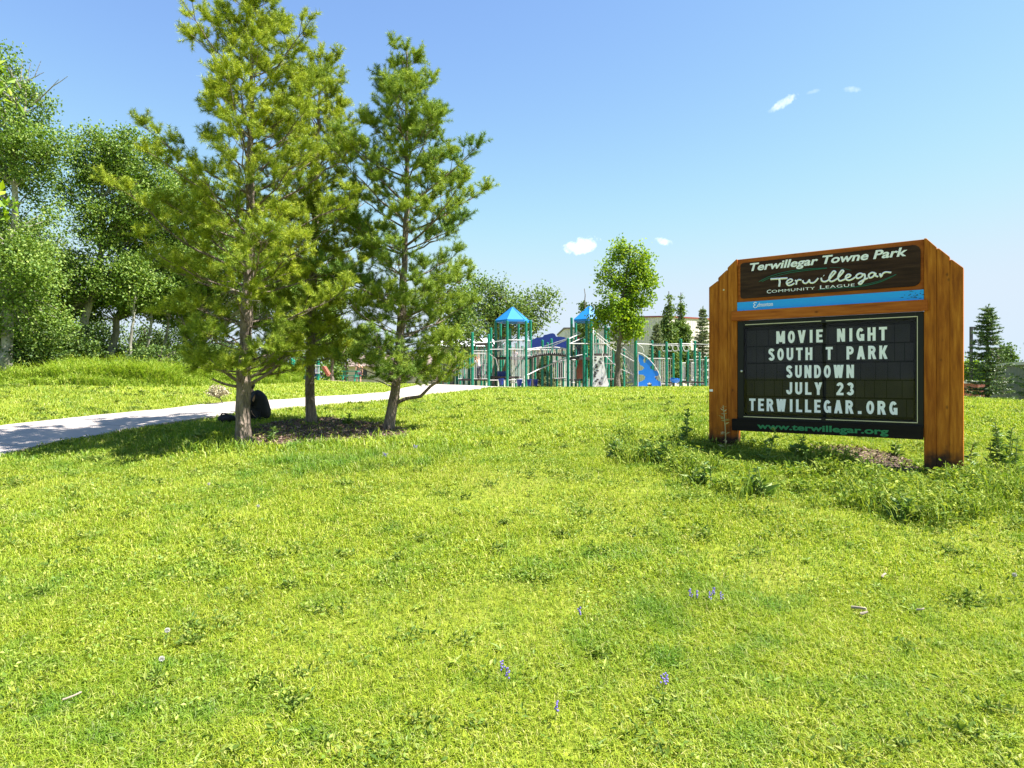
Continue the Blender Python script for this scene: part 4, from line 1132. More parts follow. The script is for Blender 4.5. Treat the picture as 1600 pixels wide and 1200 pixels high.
# handwritten league name
def cr(x, y): 
    s_, z_ = S(1140 + x / 5.0, 370 + y / 5.0); return (s_, z_)
STROKES = [[(320, 331), (380, 327), (452, 323)], [(386, 328), (391, 350), (389, 372), (386, 389)],
    [(446, 366), (478, 352), (489, 338), (474, 330), (452, 343), (444, 362), (458, 379), (482, 376), (506, 362)],
    [(512, 338), (521, 352), (519, 374)], [(520, 352), (538, 336), (560, 338)],
    [(570, 340), (575, 356), (592, 364), (612, 352), (622, 336), (625, 354), (642, 361), (666, 352), (692, 322)],
    [(714, 320), (720, 343), (742, 350), (770, 338), (806, 300), (826, 276), (812, 268), (790, 292), (776, 325), (788, 348), (816, 342), (850, 316), (888, 272), (876, 262), (856, 288), (846, 320), (858, 343), (884, 338), (914, 322)],
    [(734, 302), (737, 304)],
    [(908, 322), (934, 312), (944, 299), (926, 293), (908, 308), (908, 330), (930, 340), (958, 330), (982, 314)],
    [(1042, 292), (1016, 286), (990, 302), (996, 324), (1026, 314), (1050, 290), (1056, 316), (1042, 348), (1022, 370), (1008, 362), (1030, 344), (1080, 322)],
    [(1134, 282), (1108, 280), (1086, 298), (1094, 320), (1120, 310), (1138, 284), (1140, 304), (1160, 312)],
    [(1172, 286), (1182, 312), (1192, 292), (1216, 276), (1262, 279)]]
def smooth(P, n=5):
    P = np.array(P, float)
    if len(P) < 3: return P
    out_ = []
    E = np.vstack([2 * P[0] - P[1], P, 2 * P[-1] - P[-2]])
    for i in range(1, len(E) - 2):
        for t in np.linspace(0, 1, n, endpoint=False):
            a, b_, c, d = E[i - 1:i + 3]
            out_.append(0.5 * ((2 * b_) + (c - a) * t + (2 * a - 5 * b_ + 4 * c - d) * t * t + (3 * b_ - a - 3 * c + d) * t ** 3))
    out_.append(P[-1]); return np.array(out_)
b = MB()
for st in STROKES:
    P = smooth(st); p3 = [(cr(x, y)[0], PY - 0.002, cr(x, y)[1]) for x, y in P]
    b.tube(p3, 0.0125 if st[0][1] > 325 and len(st) < 5 and st[0][0] < 400 else 0.0105, 6)
b.build('script_lettering', M_WHITE, head)
b = MB()
for st, rr in [([(228, 350), (330, 302), (470, 268), (620, 250), (760, 243)], .0045), ([(250, 350), (330, 316), (480, 279), (640, 258), (760, 245)], .004), ([(780, 240), (850, 240), (950, 262)], .002),
               ([(690, 412), (860, 400), (1040, 384), (1180, 350), (1300, 293)], .0045), ([(1000, 382), (1140, 352), (1240, 318), (1300, 292)], .003)]:
    b.tube([(cr(x, y)[0], PY - 0.001, cr(x, y)[1]) for x, y in smooth(st)], rr, 5)
b.build('green_swoosh', M_ARC, head)
b = MB()
for wd, (xa, xb, za0, zb0, za1, zb1) in {'OMMUNITY': (1205.6, 1273, 458.3, 452, 453, 447), 'EAGUE': (1290, 1335, 451, 447.5, 446, 443)}.items():
    V, Fc = text_geo(wd, 0.0, 0, 1.1)
    z0 = (S(xa, za0 - .8)[1] + S(xb, zb0)[1]) / 2; z1 = z0 + 0.031
    b = MB(); extrude_text(b, V, Fc, SX(xa), SX(xb), z0, z1, PY, 0.004, cap_of(0.0)); b.build('league_lettering', M_WHITE, head)
for wd, (xa, xb, yb) in {'C': (1198, 1204.6, 458.3), 'L': (1281, 1288.5, 451.6)}.items():
    V, Fc = text_geo(wd, 0.0); z0 = S(xa, yb)[1]
    b = MB(); extrude_text(b, V, Fc, SX(xa), SX(xb), z0, z0 + 0.041, PY, 0.004, cap_of(0.0)); b.build('league_lettering', M_WHITE, head)
# blue band
b = MB(); b.box(L4 + 0.003, R1 - 0.003, 0.002, 0.03, zbb, zbt)
band = b.build('blue_band', M_BLUE, sign)
V, Fc = text_geo('dmonton', 0.012); b = MB(); z0 = (S(1183, 479.8)[1] + S(1207, 477.5)[1]) / 2
extrude_text(b, V, Fc, SX(1184), SX(1207.5), z0, z0 + 0.05, 0.002, 0.003, cap_of(0.012))
for st in [[(212, 517), (198, 512), (188, 522), (199, 532), (187, 541), (192, 553), (207, 552), (217, 543), (222, 532)]]:
    b.tube([(cr(x, y)[0], 0.001, cr(x, y)[1]) for x, y in smooth(st)], 0.0055, 5)
b.build('city_lettering', M_WHITE, band)
# peeling corner of the band
b = MB()
rs = np.random.default_rng(3)
for i in range(22):
    x = R1 - 0.01 - abs(rs.normal(0, 0.09)); z = rs.uniform(zbb + 0.02, zbt - 0.004); w_ = rs.uniform(0.006, 0.028); h_ = rs.uniform(0.002, 0.006)
    a = rs.uniform(0, 6.28, 5); 
    b.prism_xz([(x + w_ * cos(t) * rs.uniform(.5, 1), z + h_ * sin(t) * rs.uniform(.5, 1)) for t in np.sort(a)], -0.0005, 0.003)
b.build('peeled_paint', W_DARK, band)
bz1 = (S(1145, 487)[1] + S(1449, 468)[1]) / 2; bz0 = (S(1145, 501.5)[1] + S(1449, 486)[1]) / 2
b = MB(); b.box(SX(1144.5), SX(1449.5), -0.042, 0.0025, bz0, bz1); b.build('cross_beam', W_RAIL, sign, bevel=0.004)
b = MB(); b.box(L4 + 0.004, R1 - 0.004, 0.0028, 0.03, bz0, zbb - 0.001); b.build('backing_board', W_RAIL, sign)

# display case -----------------------------------------------------------------
cz1 = bz0 - 0.002; cz0 = (S(1148, 657)[1] + S(1437.5, 669)[1]) / 2
cx0, cx1 = L4 + 0.003, R1 - 0.003
case = None
fw = 0.075
b = MB()
b.box(cx0, cx0 + fw, 0.012, 0.10, cz0, cz1); b.box(cx1 - fw, cx1, 0.012, 0.10, cz0, cz1)
b.box(cx0 + fw, cx1 - fw, 0.012, 0.10, cz1 - fw, cz1); b.box(cx0 + fw, cx1 - fw, 0.012, 0.10, cz0, cz0 + fw)
b.box(cx0, cx1, 0.1005, 0.125, cz0, cz1)
case = b.build('display_case', M_BLACK, sign, bevel=0.003)
# letter board with tracks and blank tiles
lx0, lx1 = cx0 + fw + 0.002, cx1 - fw - 0.002; lz0, lz1 = cz0 + fw + 0.001, cz1 - fw - 0.001
b = MB(); b.box(lx0, lx1, 0.075, 0.0995, lz0, lz1); b.build('letter_board', M_TRACK, case)
ROWS = [('MOVIE NIGHT', 1210.5, 1384.5, (517, 536), (510, 532)), ('SOUTH T PARK', 1198, 1385.5, (544, 563), (539.5, 561)), ('SUNDOWN', 1226, 1332.5, (571, 590.5), (569.5, 590.5)),
        ('JULY 23', 1226, 1332.5, (597, 616.5), (598, 618)), ('TERWILLEGAR.ORG', 1168, 1401, (623, 642), (627, 649))]
tz = []
for (txt, xa, xb, (ca, ba), (cb, bb)) in ROWS:
    z0 = (S(xa, ba)[1] + S(xb, bb)[1]) / 2; z1 = (S(xa, ca)[1] + S(xb, cb)[1]) / 2
    tz.append((z0, z1))
    x = lx0 + 0.02; tb = MB()
    rs2 = np.random.default_rng(int(xa * 10 + ca))
    while x < lx1 - 0.06:
        w_ = min(0.118 * rs2.choice([1, 1, 1, 1.25, 0.8]), lx1 - 0.012 - x)
        if w_ > 0.03: tb.box(x, x + w_ - 0.009, 0.072 - rs2.uniform(0, 0.002), 0.0745, z0 - 0.02, z1 + 0.02)
        x += w_
    tb.build('blank_tile_row', M_BOARD, case)
# block letters on the tiles, built stroke by stroke (unit cell: 1 high, w wide)
TW = 0.235     # stroke thickness
def arc(cx, cz, rx, rz, a0, a1, n=9):
    return [(cx + rx * cos(radians(a0 + (a1 - a0) * i / n)), cz + rz * sin(radians(a0 + (a1 - a0) * i / n))) for i in range(n + 1)]
h_ = TW / 2
def V_(x): return ('q', [(x, 0), (x + TW, 0), (x + TW, 1), (x, 1)])
def H_(z, x0, x1): return ('q', [(x0, z), (x1, z), (x1, z + TW * .82), (x0, z + TW * .82)])
def D_(x0, x1, z0=0.0, z1=1.0, t=TW * 1.08): return ('q', [(x0, z0), (x0 + t, z0), (x1 + t, z1), (x1, z1)])
r_ = 0.31 - h_
LET = {'I': (TW, [V_(0)]), 'T': (.62, [H_(1 - TW * .82, 0, .62), V_(.31 - h_)]), 'L': (.56, [V_(0), H_(0, 0, .56)]), 'E': (.56, [V_(0), H_(0, 0, .56), H_(.41, 0, .5), H_(1 - TW * .82, 0, .56)]),
    'H': (.64, [V_(0), V_(.64 - TW), H_(.41, .05, .6)]), 'N': (.66, [V_(0), V_(.66 - TW), D_(.66 - TW * 1.08, 0)]), 'M': (.8, [V_(0), V_(.8 - TW), D_(.29, .0, .12), D_(.28, .8 - TW * 1.08, .12)]),
    'V': (.7, [D_(.23, 0), D_(.23, .7 - TW * 1.08)]), 'W': (.9, [D_(.14, 0), D_(.16, .33), D_(.5, .33), D_(.5, .9 - TW * 1.08)]), 'A': (.7, [D_(0, .22), D_(.7 - TW * 1.08, .22), H_(.2, .15, .55)]),
    'K': (.68, [V_(0), D_(.12, .42, .38), D_(.42, .14, 0, .62)]), 'Y': (.68, [D_(.22, 0, .40), D_(.22, .68 - TW * 1.08, .40), ('q', [(.34 - h_, 0), (.34 + h_, 0), (.34 + h_, .5), (.34 - h_, .5)])]),
    'O': (.64, [('s', arc(.32, .5, .32 - h_, .5 - h_, 90, 450, 24))]),
    'D': (.64, [V_(0), ('s', [(.05, 1 - h_ * .9), (.28, 1 - h_ * .9)] + arc(.28, .5, .36 - h_, .5 - h_ * .9, 90, -90, 12) + [(.28, h_ * .9), (.05, h_ * .9)])]),
    'P': (.62, [V_(0), ('s', [(.05, 1 - h_ * .9), (.32, 1 - h_ * .9)] + arc(.32, .69, .30 - h_, .31 - h_ * .9, 90, -90, 10) + [(.05, .38 + h_ * .9)])]),
    'R': (.66, [V_(0), ('s', [(.05, 1 - h_ * .9), (.32, 1 - h_ * .9)] + arc(.32, .70, .30 - h_, .30 - h_ * .9, 90, -90, 10) + [(.05, .40 + h_ * .9)]), D_(.42, .24, 0, .48)]),
    'U': (.64, [('s', [(h_, 1), (h_, .33)] + arc(.32, .33, .32 - h_, .33 - h_, 180, 360, 12) + [(.64 - h_, .33), (.64 - h_, 1)])]),
    'J': (.56, [('s', [(.56 - h_, 1), (.56 - h_, .3)] + arc(.28, .3, .28 - h_, .3 - h_, 0, -180, 12) + [(h_, .36)])]),
    'S': (.62, [('s', arc(.31, .735, .31 - h_, .265 - h_ * .9, 15, 270, 12) + arc(.31, .275, .31 - h_, .275 - h_ * .9, 90, -165, 12)[1:])]),
    'G': (.64, [('s', arc(.32, .5, .32 - h_, .5 - h_, 40, 335, 18)), ('q', [(.34, .33), (.64, .33), (.64, .52), (.34, .52)]), ('q', [(.64 - TW * .8, .02), (.64, .02), (.64, .4), (.64 - TW * .8, .4)])]),
    '2': (.6, [('s', arc(.3, .70, .3 - h_, .3 - h_ * .9, 170, -40, 12) + [(.13, .14)]), H_(0, 0, .6)]),
    '3': (.6, [('s', arc(.29, .735, .29 - h_, .265 - h_ * .9, 160, -80, 11)), ('s', arc(.29, .28, .31 - h_, .28 - h_ * .9, 85, -165, 12))]),
    '.': (.3, [('q', [(0, 0), (.3, 0), (.3, .22), (0, .22)])])}
def ribbon(P, t):
    P = np.array(P, float); T = np.gradient(P, axis=0); T /= np.linalg.norm(T, axis=1)[:, None] + 1e-9
    Nn = np.stack([-T[:, 1], T[:, 0]], 1)
    return P + Nn * t / 2, P - Nn * t / 2
def letter(b, ch, x, z0, hgt, wid):
    w0, parts = LET[ch]
    kx, kz = wid / w0, hgt
    for i, (kind, pts) in enumerate(parts):
        yb, yf = 0.0712, 0.0665 - 0.0005 * i
        if kind == 'q':
            b.prism_xz([(x + p * kx, z0 + q * kz) for p, q in pts], yf, yb)
        else:
            A, Bq = ribbon(pts, TW * .95); n = len(A)
            closed = np.linalg.norm(np.array(pts[0]) - np.array(pts[-1])) < 1e-6
            if closed: A[-1] = A[0]; Bq[-1] = Bq[0]
            f = np.concatenate([A, Bq]); X = x + f[:, 0] * kx; Z = z0 + f[:, 1] * kz
            v = np.concatenate([np.stack([X, np.full(2 * n, yf), Z], 1), np.stack([X, np.full(2 * n, yb), Z], 1)])
            q = []
            for j in range(n - 1):
                q += [[j, j + 1, n + j + 1, n + j], [j + 1, j, 2 * n + j, 2 * n + j + 1], [n + j, n + j + 1, 3 * n + j + 1, 3 * n + j]]
            if not closed: q += [[0, n, 3 * n, 2 * n], [2 * n - 1, n - 1, 3 * n - 1, 4 * n - 1]]
            b.quads(v, q)
for (txt, xa, xb, *_), (z0, z1) in zip(ROWS, tz):
    s0, s1 = SX(xa), SX(xb)
    adv = [{' ': .95, 'I': .66, '.': .78}.get(ch, LET[ch][0] + .26 if ch != ' ' else 0) for ch in txt]
    tot = sum(adv) - .26; u = (s1 - s0) / tot; x = s0
    for ch, av in zip(txt, adv):
        if ch != ' ':
            gw = LET[ch][0] * u; xo = x + (0.10 * u if ch in 'I.' else 0)
            b = MB(); letter(b, ch, xo, z0, z1 - z0, gw); b.build('letter', M_WHITE, case)
        x += av * u
# glazed doors: cream strips painted as frame edge highlights, panes, lock
def edge(b, x0, x1, z0, z1): b.box(x0, x1, 0.0085, 0.0118, z0, z1)
midx = SX(1287)
b = MB(); t_ = 0.008
ez0, ez1 = cz0 + 0.05, cz1 - 0.055
edge(b, cx0 + 0.075, midx - 0.03, ez0, ez0 + t_); edge(b, midx + 0.02, cx1 - 0.06, ez0, ez0 + t_)
edge(b, cx0 + 0.095, midx - 0.03, ez1, ez1 + t_); edge(b, midx + 0.02, cx1 - 0.06, ez1, ez1 + t_)
edge(b, cx1 - 0.06, cx1 - 0.054, ez0, ez1 + t_)
b.build('door_edge_highlight', M_CREAM, case)
for xa, xb in ((lx0, midx - 0.02), (midx + 0.02, lx1)):
    b = MB(); b.box(xa, xb, 0.022, 0.026, lz0, lz1); b.build('glass_pane', M_GLASS, case)
b = MB(); b.box(midx - 0.018, midx + 0.018, 0.018, 0.05, lz1 - 0.001, lz1 + 0.05); b.build('door_stop', M_BLACK, case); b = MB(); b.box(midx - 0.018, midx + 0.018, 0.018, 0.05, lz0 - 0.05, lz0 + 0.001); b.build('door_stop', M_BLACK, case)
b = MB(); lxk, lzk = S(1158.2, 580); b.ball((lxk, 0.01, lzk), 0.014, 10, 7, (1, .5, 1)); b.build('lock', M_STEEL, case)
# web address board
wz1 = (S(1145, 655)[1] + S(1442, 672)[1]) / 2 - 0.002; wz0 = (S(1145, 671)[1] + S(1442, 688)[1]) / 2
wz1 = min(wz1, cz0 - 0.002)
b = MB(); b.box(SX(1145), SX(1443), -0.04, 0.002, wz0, wz1 + 0.03); web = b.build('web_board', M_BDARK, sign, bevel=0.004)
V, Fc = text_geo('www.terwillegar.org', 0.03); b = MB()
z0 = (S(1185, 669)[1] + S(1388, 679.3)[1]) / 2
extrude_text(b, V, Fc, SX(1184.5), SX(1389), z0, z0 + 0.072, -0.04, 0.004, cap_of(0.03)); b.build('web_lettering', M_GREENL, web)
b = MB(); b.box(L4 + 0.002, R1 - 0.002, 0.004, 0.09, wz0 + 0.02, cz0 - 0.002); b.build('bottom_rail', W_RAIL, sign)
# small things on the posts
xs, zs_ = S(1111, 610); b = MB(); b.box(xs - 0.022, xs + 0.022, 0.0, 0.0038, zs_ - 0.014, zs_ + 0.014); b.build('sticker', M_WHITE, sign)
xs, zs_ = S(1130.7, 453); b = MB(); b.ball((xs, 0, zs_), 0.011, 8, 6, (1, .4, 1)); b.build('bolt', M_CREAM, sign)

# ------------------------------------------------------------------ playground
M_TEAL = paint('green post coating', (0.004, 0.17, 0.105), 0.35, 0.12, 2)
M_ROOFB = paint('blue roof plastic', (0.012, 0.18, 0.50), 0.4, 0.06, 3)
M_DECK = paint('dark deck', (0.035, 0.025, 0.025), 0.6, 0.2)
M_RAILM = paint('pale rail metal', (0.52, 0.51, 0.51), 0.4, 0.08, 4)
M_CLIMBW = paint('white climbing wall', (0.8, 0.8, 0.82), 0.5, 0.05, 2)
M_HOLD = paint('black climbing hold', (0.02, 0.02, 0.025), 0.5)
M_BPLAS = paint('bright blue plastic', (0.005, 0.17, 0.68), 0.35, 0.05)
M_NAVY = paint('navy plastic', (0.008, 0.03, 0.20), 0.4, 0.1)
M_TAN = paint('tan plastic', (0.36, 0.20, 0.09), 0.5, 0.08)
M_TERRA = paint('terracotta plastic', (0.27, 0.085, 0.05), 0.5, 0.08)
M_ROPE = paint('grey rope', (0.30, 0.29, 0.29), 0.7, 0.2)

def pt(px, py, Y): return at(px, py, Y)
def post(par, px, top, Y, r=0.068, mat=None, foot=None):
    b = MB(); x = (px - 800) / F * Y; zt_ = at(px, top, Y)[2]; zb_ = gz(x, Y) - 0.1
    b.tube([(x, Y, zb_), (x, Y, zt_ - r * 0.6), (x, Y, zt_ - r * 0.2), (x, Y, zt_)], [r, r, r * 0.85, r * 0.35], 12)
    for k in (0.35, 0.7):      # clamp collars
        z = zb_ + (zt_ - zb_) * k; b.tube([(x, Y, z - 0.03), (x, Y, z + 0.03)], r * 1.15, 12)
    return b.build('post', mat or M_TEAL, par, world=True, smooth=False)
def bar(par, name, pts, r, mat=None):
    b = MB(); b.tube([pt(*p) for p in pts], r, 7); return b.build(name, mat or M_RAILM, par, world=True)
def railing(par, pa, pb, h_px, n, name='railing', r=0.014, mat=None):
    """pickets between two top points pa, pb (px,py,Y) going down h_px pixels"""
    b = MB(); A, B_ = pt(*pa), pt(*pb); hA, hB = h_px * pa[2] / F, h_px * pb[2] / F
    b.tube([A, B_], r * 1.5, 6); b.tube([A - [0, 0, hA], B_ - [0, 0, hB]], r * 1.5, 6)
    for i in range(n):
        t = (i + 0.5) / n; p = A + (B_ - A) * t; h_ = hA + (hB - hA) * t
        b.tube([p, p - [0, 0, h_]], r, 5)
    return b.build(name, mat or M_RAILM, par, world=True)
def hexroof(par, px, Y, rad, y_eave, y_apex, rot):
    c = pt(px, y_eave, Y); za = at(px, y_apex, Y)[2]; b = MB()
    a = [rot + i * pi / 3 for i in range(6)]
    ring = [(c[0] + rad * cos(t), c[1] + rad * sin(t), c[2]) for t in a]
    low = [(x, y, z - 0.11) for x, y, z in ring]; inn = [(c[0] + rad * .95 * cos(t), c[1] + rad * .95 * sin(t), c[2] - 0.11) for t in a]
    ap = [(c[0] + .03 * cos(t), c[1] + .03 * sin(t), za) for t in a]
    top_in = (c[0], c[1], za - 0.12)
    v = ring + low + inn + ap + [top_in]; fs = []
    for i in range(6):
        j = (i + 1) % 6
        fs += [[i, j, 18 + j, 18 + i], [6 + i, 6 + j, j, i], [12 + i, 12 + j, 6 + j, 6 + i], [12 + j, 12 + i, 24]]
    fs.append([18 + i for i in range(6)])
    b.polys(v, fs)
    for i in range(6): b.tube([ring[i], ap[i]], 0.022, 5)
    return b.build('roof', M_ROOFB, par, world=True)
def deck(par, px, py, Y, rad, th=0.1, rot=0.3, mat=None, name='platform'):
    c = pt(px, py, Y); b = MB()
    b.prism_xy([(c[0] + rad * cos(rot + i * pi / 3), c[1] + rad * sin(rot + i * pi / 3)) for i in range(6)], c[2] - th, c[2])
    return b.build(name, mat or M_DECK, par, world=True)
def slab(par, name, poly, Y, th, mat):
    """upright panel with an outline given in photo pixels at distance Y"""
    b = MB(); b.prism_xz([(pt(x, y, Y)[0], pt(x, y, Y)[2]) for x, y in poly], Y, Y + th); return b.build(name, mat, par, world=True)

PA = thing('play_structure', 'green posted play tower with blue pyramid roof and arched bridge, left of the two towers', 'play structure', tuple(GA(800, 33)), group='roofed play towers')
for px, top, Y in [(792.5, 501, 32.0), (822, 501, 32.2), (829, 500, 33.4), (810, 504, 34.6), (782, 504, 34.2), (774.5, 501, 33.2), (738, 519, 31.6), (743.5, 541, 33), (763.5, 522, 31.8), (767, 512, 32.6), (775, 516, 33.4),
                   (797, 513, 33.0), (847.5, 531, 33), (855.5, 535, 34), (861.5, 529, 33.2), (733, 545, 34), (724.5, 547, 34.2), (714, 549, 33.6), (708.5, 546, 33.2), (688, 550, 34)]:
    post(PA, px, top, Y)
for px, top, Y in [(701, 552, 35), (719, 548, 35.2), (752, 545, 34.6), (757, 541, 35), (786, 538, 35.2), (806, 536, 35.4), (816, 540, 35), (836, 548, 34.8), (870, 545, 34.6), (880, 548, 35)]:
    post(PA, px, top, Y, 0.06)
hexroof(PA, 801, 33.3, 0.90, 501, 480, radians(-108))
deck(PA, 801, 558, 33.3, 0.88, 0.12)
deck(PA, 789, 588, 32.9, 0.9, 0.10)
b = MB()
for x0, x1, Y in [(716, 768, 32.4), (768, 800, 32.3)]:
    A, B_ = pt(x0, 592, Y), pt(x1, 592, Y); b.box(A[0], B_[0], Y, Y + 0.9, A[2] - 0.09, A[2])
b.build('platform', M_DECK, PA, world=True)
for pa, pb, h, n in [((740, 548, 32.4), (763, 548, 32.4), 44, 9), ((776, 531, 33.6), (793, 531, 32.2), 24, 8), ((797, 546, 32.4), (822, 546, 32.4), 52, 11), ((797, 531, 34.4), (822, 531, 34.4), 24, 10), ((822, 532, 32.6), (829, 532, 33.4), 24, 4),
                     ((690, 560, 33.8), (709, 560, 33.4), 32, 7), ((715, 564, 33.8), (734, 564, 34), 28, 7)]:
    railing(PA, pa, pb, h, n)
for pts, r in [([(738, 536, 31.6), (767, 535, 32.4), (793, 531, 32.1), (822, 532, 32.2)], .022), ([(763, 546, 31.9), (793, 545.5, 32), (822, 546, 32.2), (861, 547, 33.1)], .022), ([(738, 552, 31.6), (763, 552, 31.8)], .018),
               ([(822, 587, 32.2), (840, 578, 32.7), (861, 569, 33.1), (888, 557, 32.2)], .03), ([(822, 546, 32.2), (848, 542, 33), (887, 529, 32.3)], .02), ([(764, 594, 31.8), (792, 594, 32), (822, 592, 32.2)], .02), ([(764, 552, 31.8), (775, 561, 32.4), (779, 580, 32.6)], .02)]:
    bar(PA, 'rail', pts, r)
# overhead beam
b = MB(); A, B_ = pt(742, 537, 32.4), pt(767, 536, 32.4); b.box(A[0], B_[0], 32.4, 32.9, A[2] - 0.06, A[2] + 0.05); b.build('overhead_beam', M_DECK, PA, world=True)
slab(PA, 'side_panel', [(784.5, 580), (791, 560), (794, 560), (794, 582), (784.5, 582)], 33.4, 0.05, M_TAN)
slab(PA, 'activity_panel', [(777, 580), (794, 580), (794, 592), (777, 592)], 33.0, 0.05, M_NAVY)
# chain ladder between the left posts
b = MB()
for k in range(5):
    x = 743 + 4.4 * k; A = pt(x, 538, 32.5); Bq = pt(x + 1.5 * (-1) ** k, 592, 32.5); b.tube([A, (A + Bq) / 2 + [0.03, 0, 0], Bq], 0.012, 4)
for k in range(6):
    z = 545 + 8 * k; b.tube([pt(742, z, 32.5), pt(763, z + 1.5, 32.5)], 0.012, 4)
b.build('rope_net', M_ROPE, PA, world=True)
# arched bridge
arch = [(823, 560), (832, 557), (842, 554.5), (855, 553), (868, 553), (880, 554.5), (889, 557)]
b = MB(); P = [pt(x, y, 33) for x, y in arch]
for off, wd in ((0, 0),):
    top = [(p[0], p[2] + 0.05) for p in P] + [(p[0], p[2] - 0.07) for p in P[::-1]]
    b.prism_xz(top, 32.7, 33.7)
b.build('arched_deck', M_DECK, PA, world=True)
b = MB()
for Y in (32.7, 33.7):
    R_ = [pt(x, y - 10.5 + (0.5 if x < 860 else 0), Y) for x, y in arch]; b.tube(R_, 0.03, 6)
    for (x0, y0), (x1, y1) in zip(arch[:-1], arch[1:]):
        for t in np.linspace(0, 1, 4, endpoint=False):
            x, y = x0 + (x1 - x0) * t, y0 + (y1 - y0) * t; b.tube([pt(x, y - 10, Y), pt(x, y, Y)], 0.016, 4)
b.build('bridge_railing', M_RAILM, PA, world=True)
railing(PA, (862, 565, 34.2), (886, 563, 34.2), 27, 8); railing(PA, (862, 592, 33.2), (887, 592, 33.2), 3, 3, name='low_beam', mat=M_DECK)

PB = thing('play_structure', 'green posted play tower with blue roof and white climbing wall, right of two', 'play structure', tuple(GA(922, 32)), group='roofed play towers')
for px, top, Y, r in [(887.5, 528, 31.5, .078), (893, 496, 33.2, .068), (899.5, 499, 34.2, .068), (912.5, 529.5, 31.8, .068), (916.5, 498, 32.6, .068), (923.5, 498, 31.6, .075), (946, 508, 33.2, .075), (950.8, 512, 34, .06), (929, 500, 34.6, .06)]:
    post(PB, px, top, Y, r)
for px, top, Y in [(905, 540, 35), (934, 530, 35), (938, 545, 34.6), (958, 548, 34.4), (975, 545, 34.8)]:
    post(PB, px, top, Y, 0.06)
hexroof(PB, 921, 33.0, 0.88, 500, 478, radians(-100))
deck(PB, 908, 558.6, 32.8, 0.72, 0.12); deck(PB, 932, 553, 33.6, 0.7, 0.1)
b = MB(); A, B_ = pt(888, 592.5, 32.2), pt(916, 592.5, 32.2); b.box(A[0], B_[0], 32.1, 32.8, A[2] - 0.08, A[2]); b.build('low_beam', M_DECK, PB, world=True)
slab(PB, 'side_panel', [(901, 574), (906, 560), (911, 560), (911, 592), (901, 592)], 33.4, 0.05, M_TERRA)
cw = slab(PB, 'climbing_wall', [(923.5, 556), (942, 556), (945, 573), (949, 592), (951.5, 600.5), (950, 604), (923.5, 604)], 31.7, 0.18, M_CLIMBW)
rs = np.random.default_rng(8)
b = MB()
for k in range(19):
    x = rs.uniform(926, 939 + 7 * (k / 19)); y = 558 + 42 * k / 18; c = pt(x, y, 31.69); b.ball(c, 0.055, 7, 5, (1.25, .7, .8))
b.build('climbing_hold', M_HOLD, cw, world=False).location = tuple(-np.array(PB.location))
for pts, r in [([(927, 600, 31.3), (927, 520, 31.4), (927, 513, 31.6), (923.5, 513, 31.6)], .03), ([(941, 602, 31), (941, 540, 31.2)], .024), ([(963.5, 600, 31), (963.5, 540, 31.2)], .024),
               ([(888, 537, 31.5), (925, 537, 31.6), (963, 537, 31.4), (993, 537, 31)], .03), ([(923.5, 513, 31.6), (951, 536, 31.4), (975, 549, 31.2), (993, 562, 31)], .026), ([(925, 519, 32.2), (953, 543, 31.8), (993, 566, 31.2)], .02),
               ([(951, 536, 31.4), (965, 537, 31.2), (977, 545, 31.1), (993, 558, 31)], .018), ([(946, 556, 32), (966, 575, 31.4), (993, 587, 31)], .016), ([(908, 521, 32.6), (887, 530, 31.5), (862, 541, 33)], .026), ([(912, 527, 32.6), (888, 538, 31.6)], .02),
               ([(916, 553, 32.4), (888, 558, 31.6), (875, 566, 31.6)], .018), ([(958, 573, 31.6), (958, 582, 31.5), (966, 583, 31.4)], .02), ([(897, 522, 32.8), (903, 519, 32.6), (907, 521, 32.6)], .02), ([(944, 557, 33), (952, 557, 33)], .024), ([(946, 568, 32.8), (963, 568, 31.6)], .018), ([(947, 592, 32.8), (963, 592, 31.6)], .018)]:
    bar(PB, 'rail', pts, r)
for pa, pb, h, n in [((898, 536, 33.4), (915, 536, 33.2), 22, 7), ((928, 538, 34.2), (946, 538, 34.2), 20, 8), ((893, 562, 31.9), (899, 562, 32.2), 36, 3), ((946, 539, 33.6), (956, 539, 33.6), 18, 4)]:
    railing(PB, pa, pb, h, n)
b = MB()
for k in range(6):
    u = k / 5; b.tube([pt(944 + 46 * u, 556 + 30 * u, 32), pt(952 + 41 * u, 543 + 22 * u, 31.6)], 0.011, 4)
    b.tube([pt(946 + 44 * u, 596 - 6 * u, 32.2), pt(950 + 30 * u, 556 + 12 * u, 32)], 0.011, 4)
b.build('rope_net', M_ROPE, PB, world=True)

PC = thing('climbing_frame', 'green posted overhead ladder with ring rungs and bright blue climbing panel', 'climbing frame', tuple(GA(1040, 31)))
for px, top, Y, r in [(993, 527, 31, .075), (1019, 532, 32.6, .065), (1041.3, 534, 31, .06), (1063.7, 529.5, 31.2, .068), (1085.6, 532, 32, .066), (1102.6, 557, 30.6, .066), (1118, 540, 31, .066), (1010, 556, 34, .06), (1030, 548, 34.4, .06), (1052, 552, 34, .06), (1075, 546, 34.4, .06), (1093, 550, 34, .06)]:
    post(PC, px, top, Y, r)
for pts, r in [([(993, 537, 31), (1019, 538, 32.5), (1041, 538, 31.1), (1063.7, 537, 31.2), (1086, 537.5, 32), (1118, 539, 31)], .022), ([(1019, 540, 32.5), (1064, 539.5, 32), (1086, 539.5, 32.4)], .018), ([(996, 537, 31), (1004, 543, 31), (1006, 550, 31)], .018)]:
    bar(PC, 'rail', pts, r)
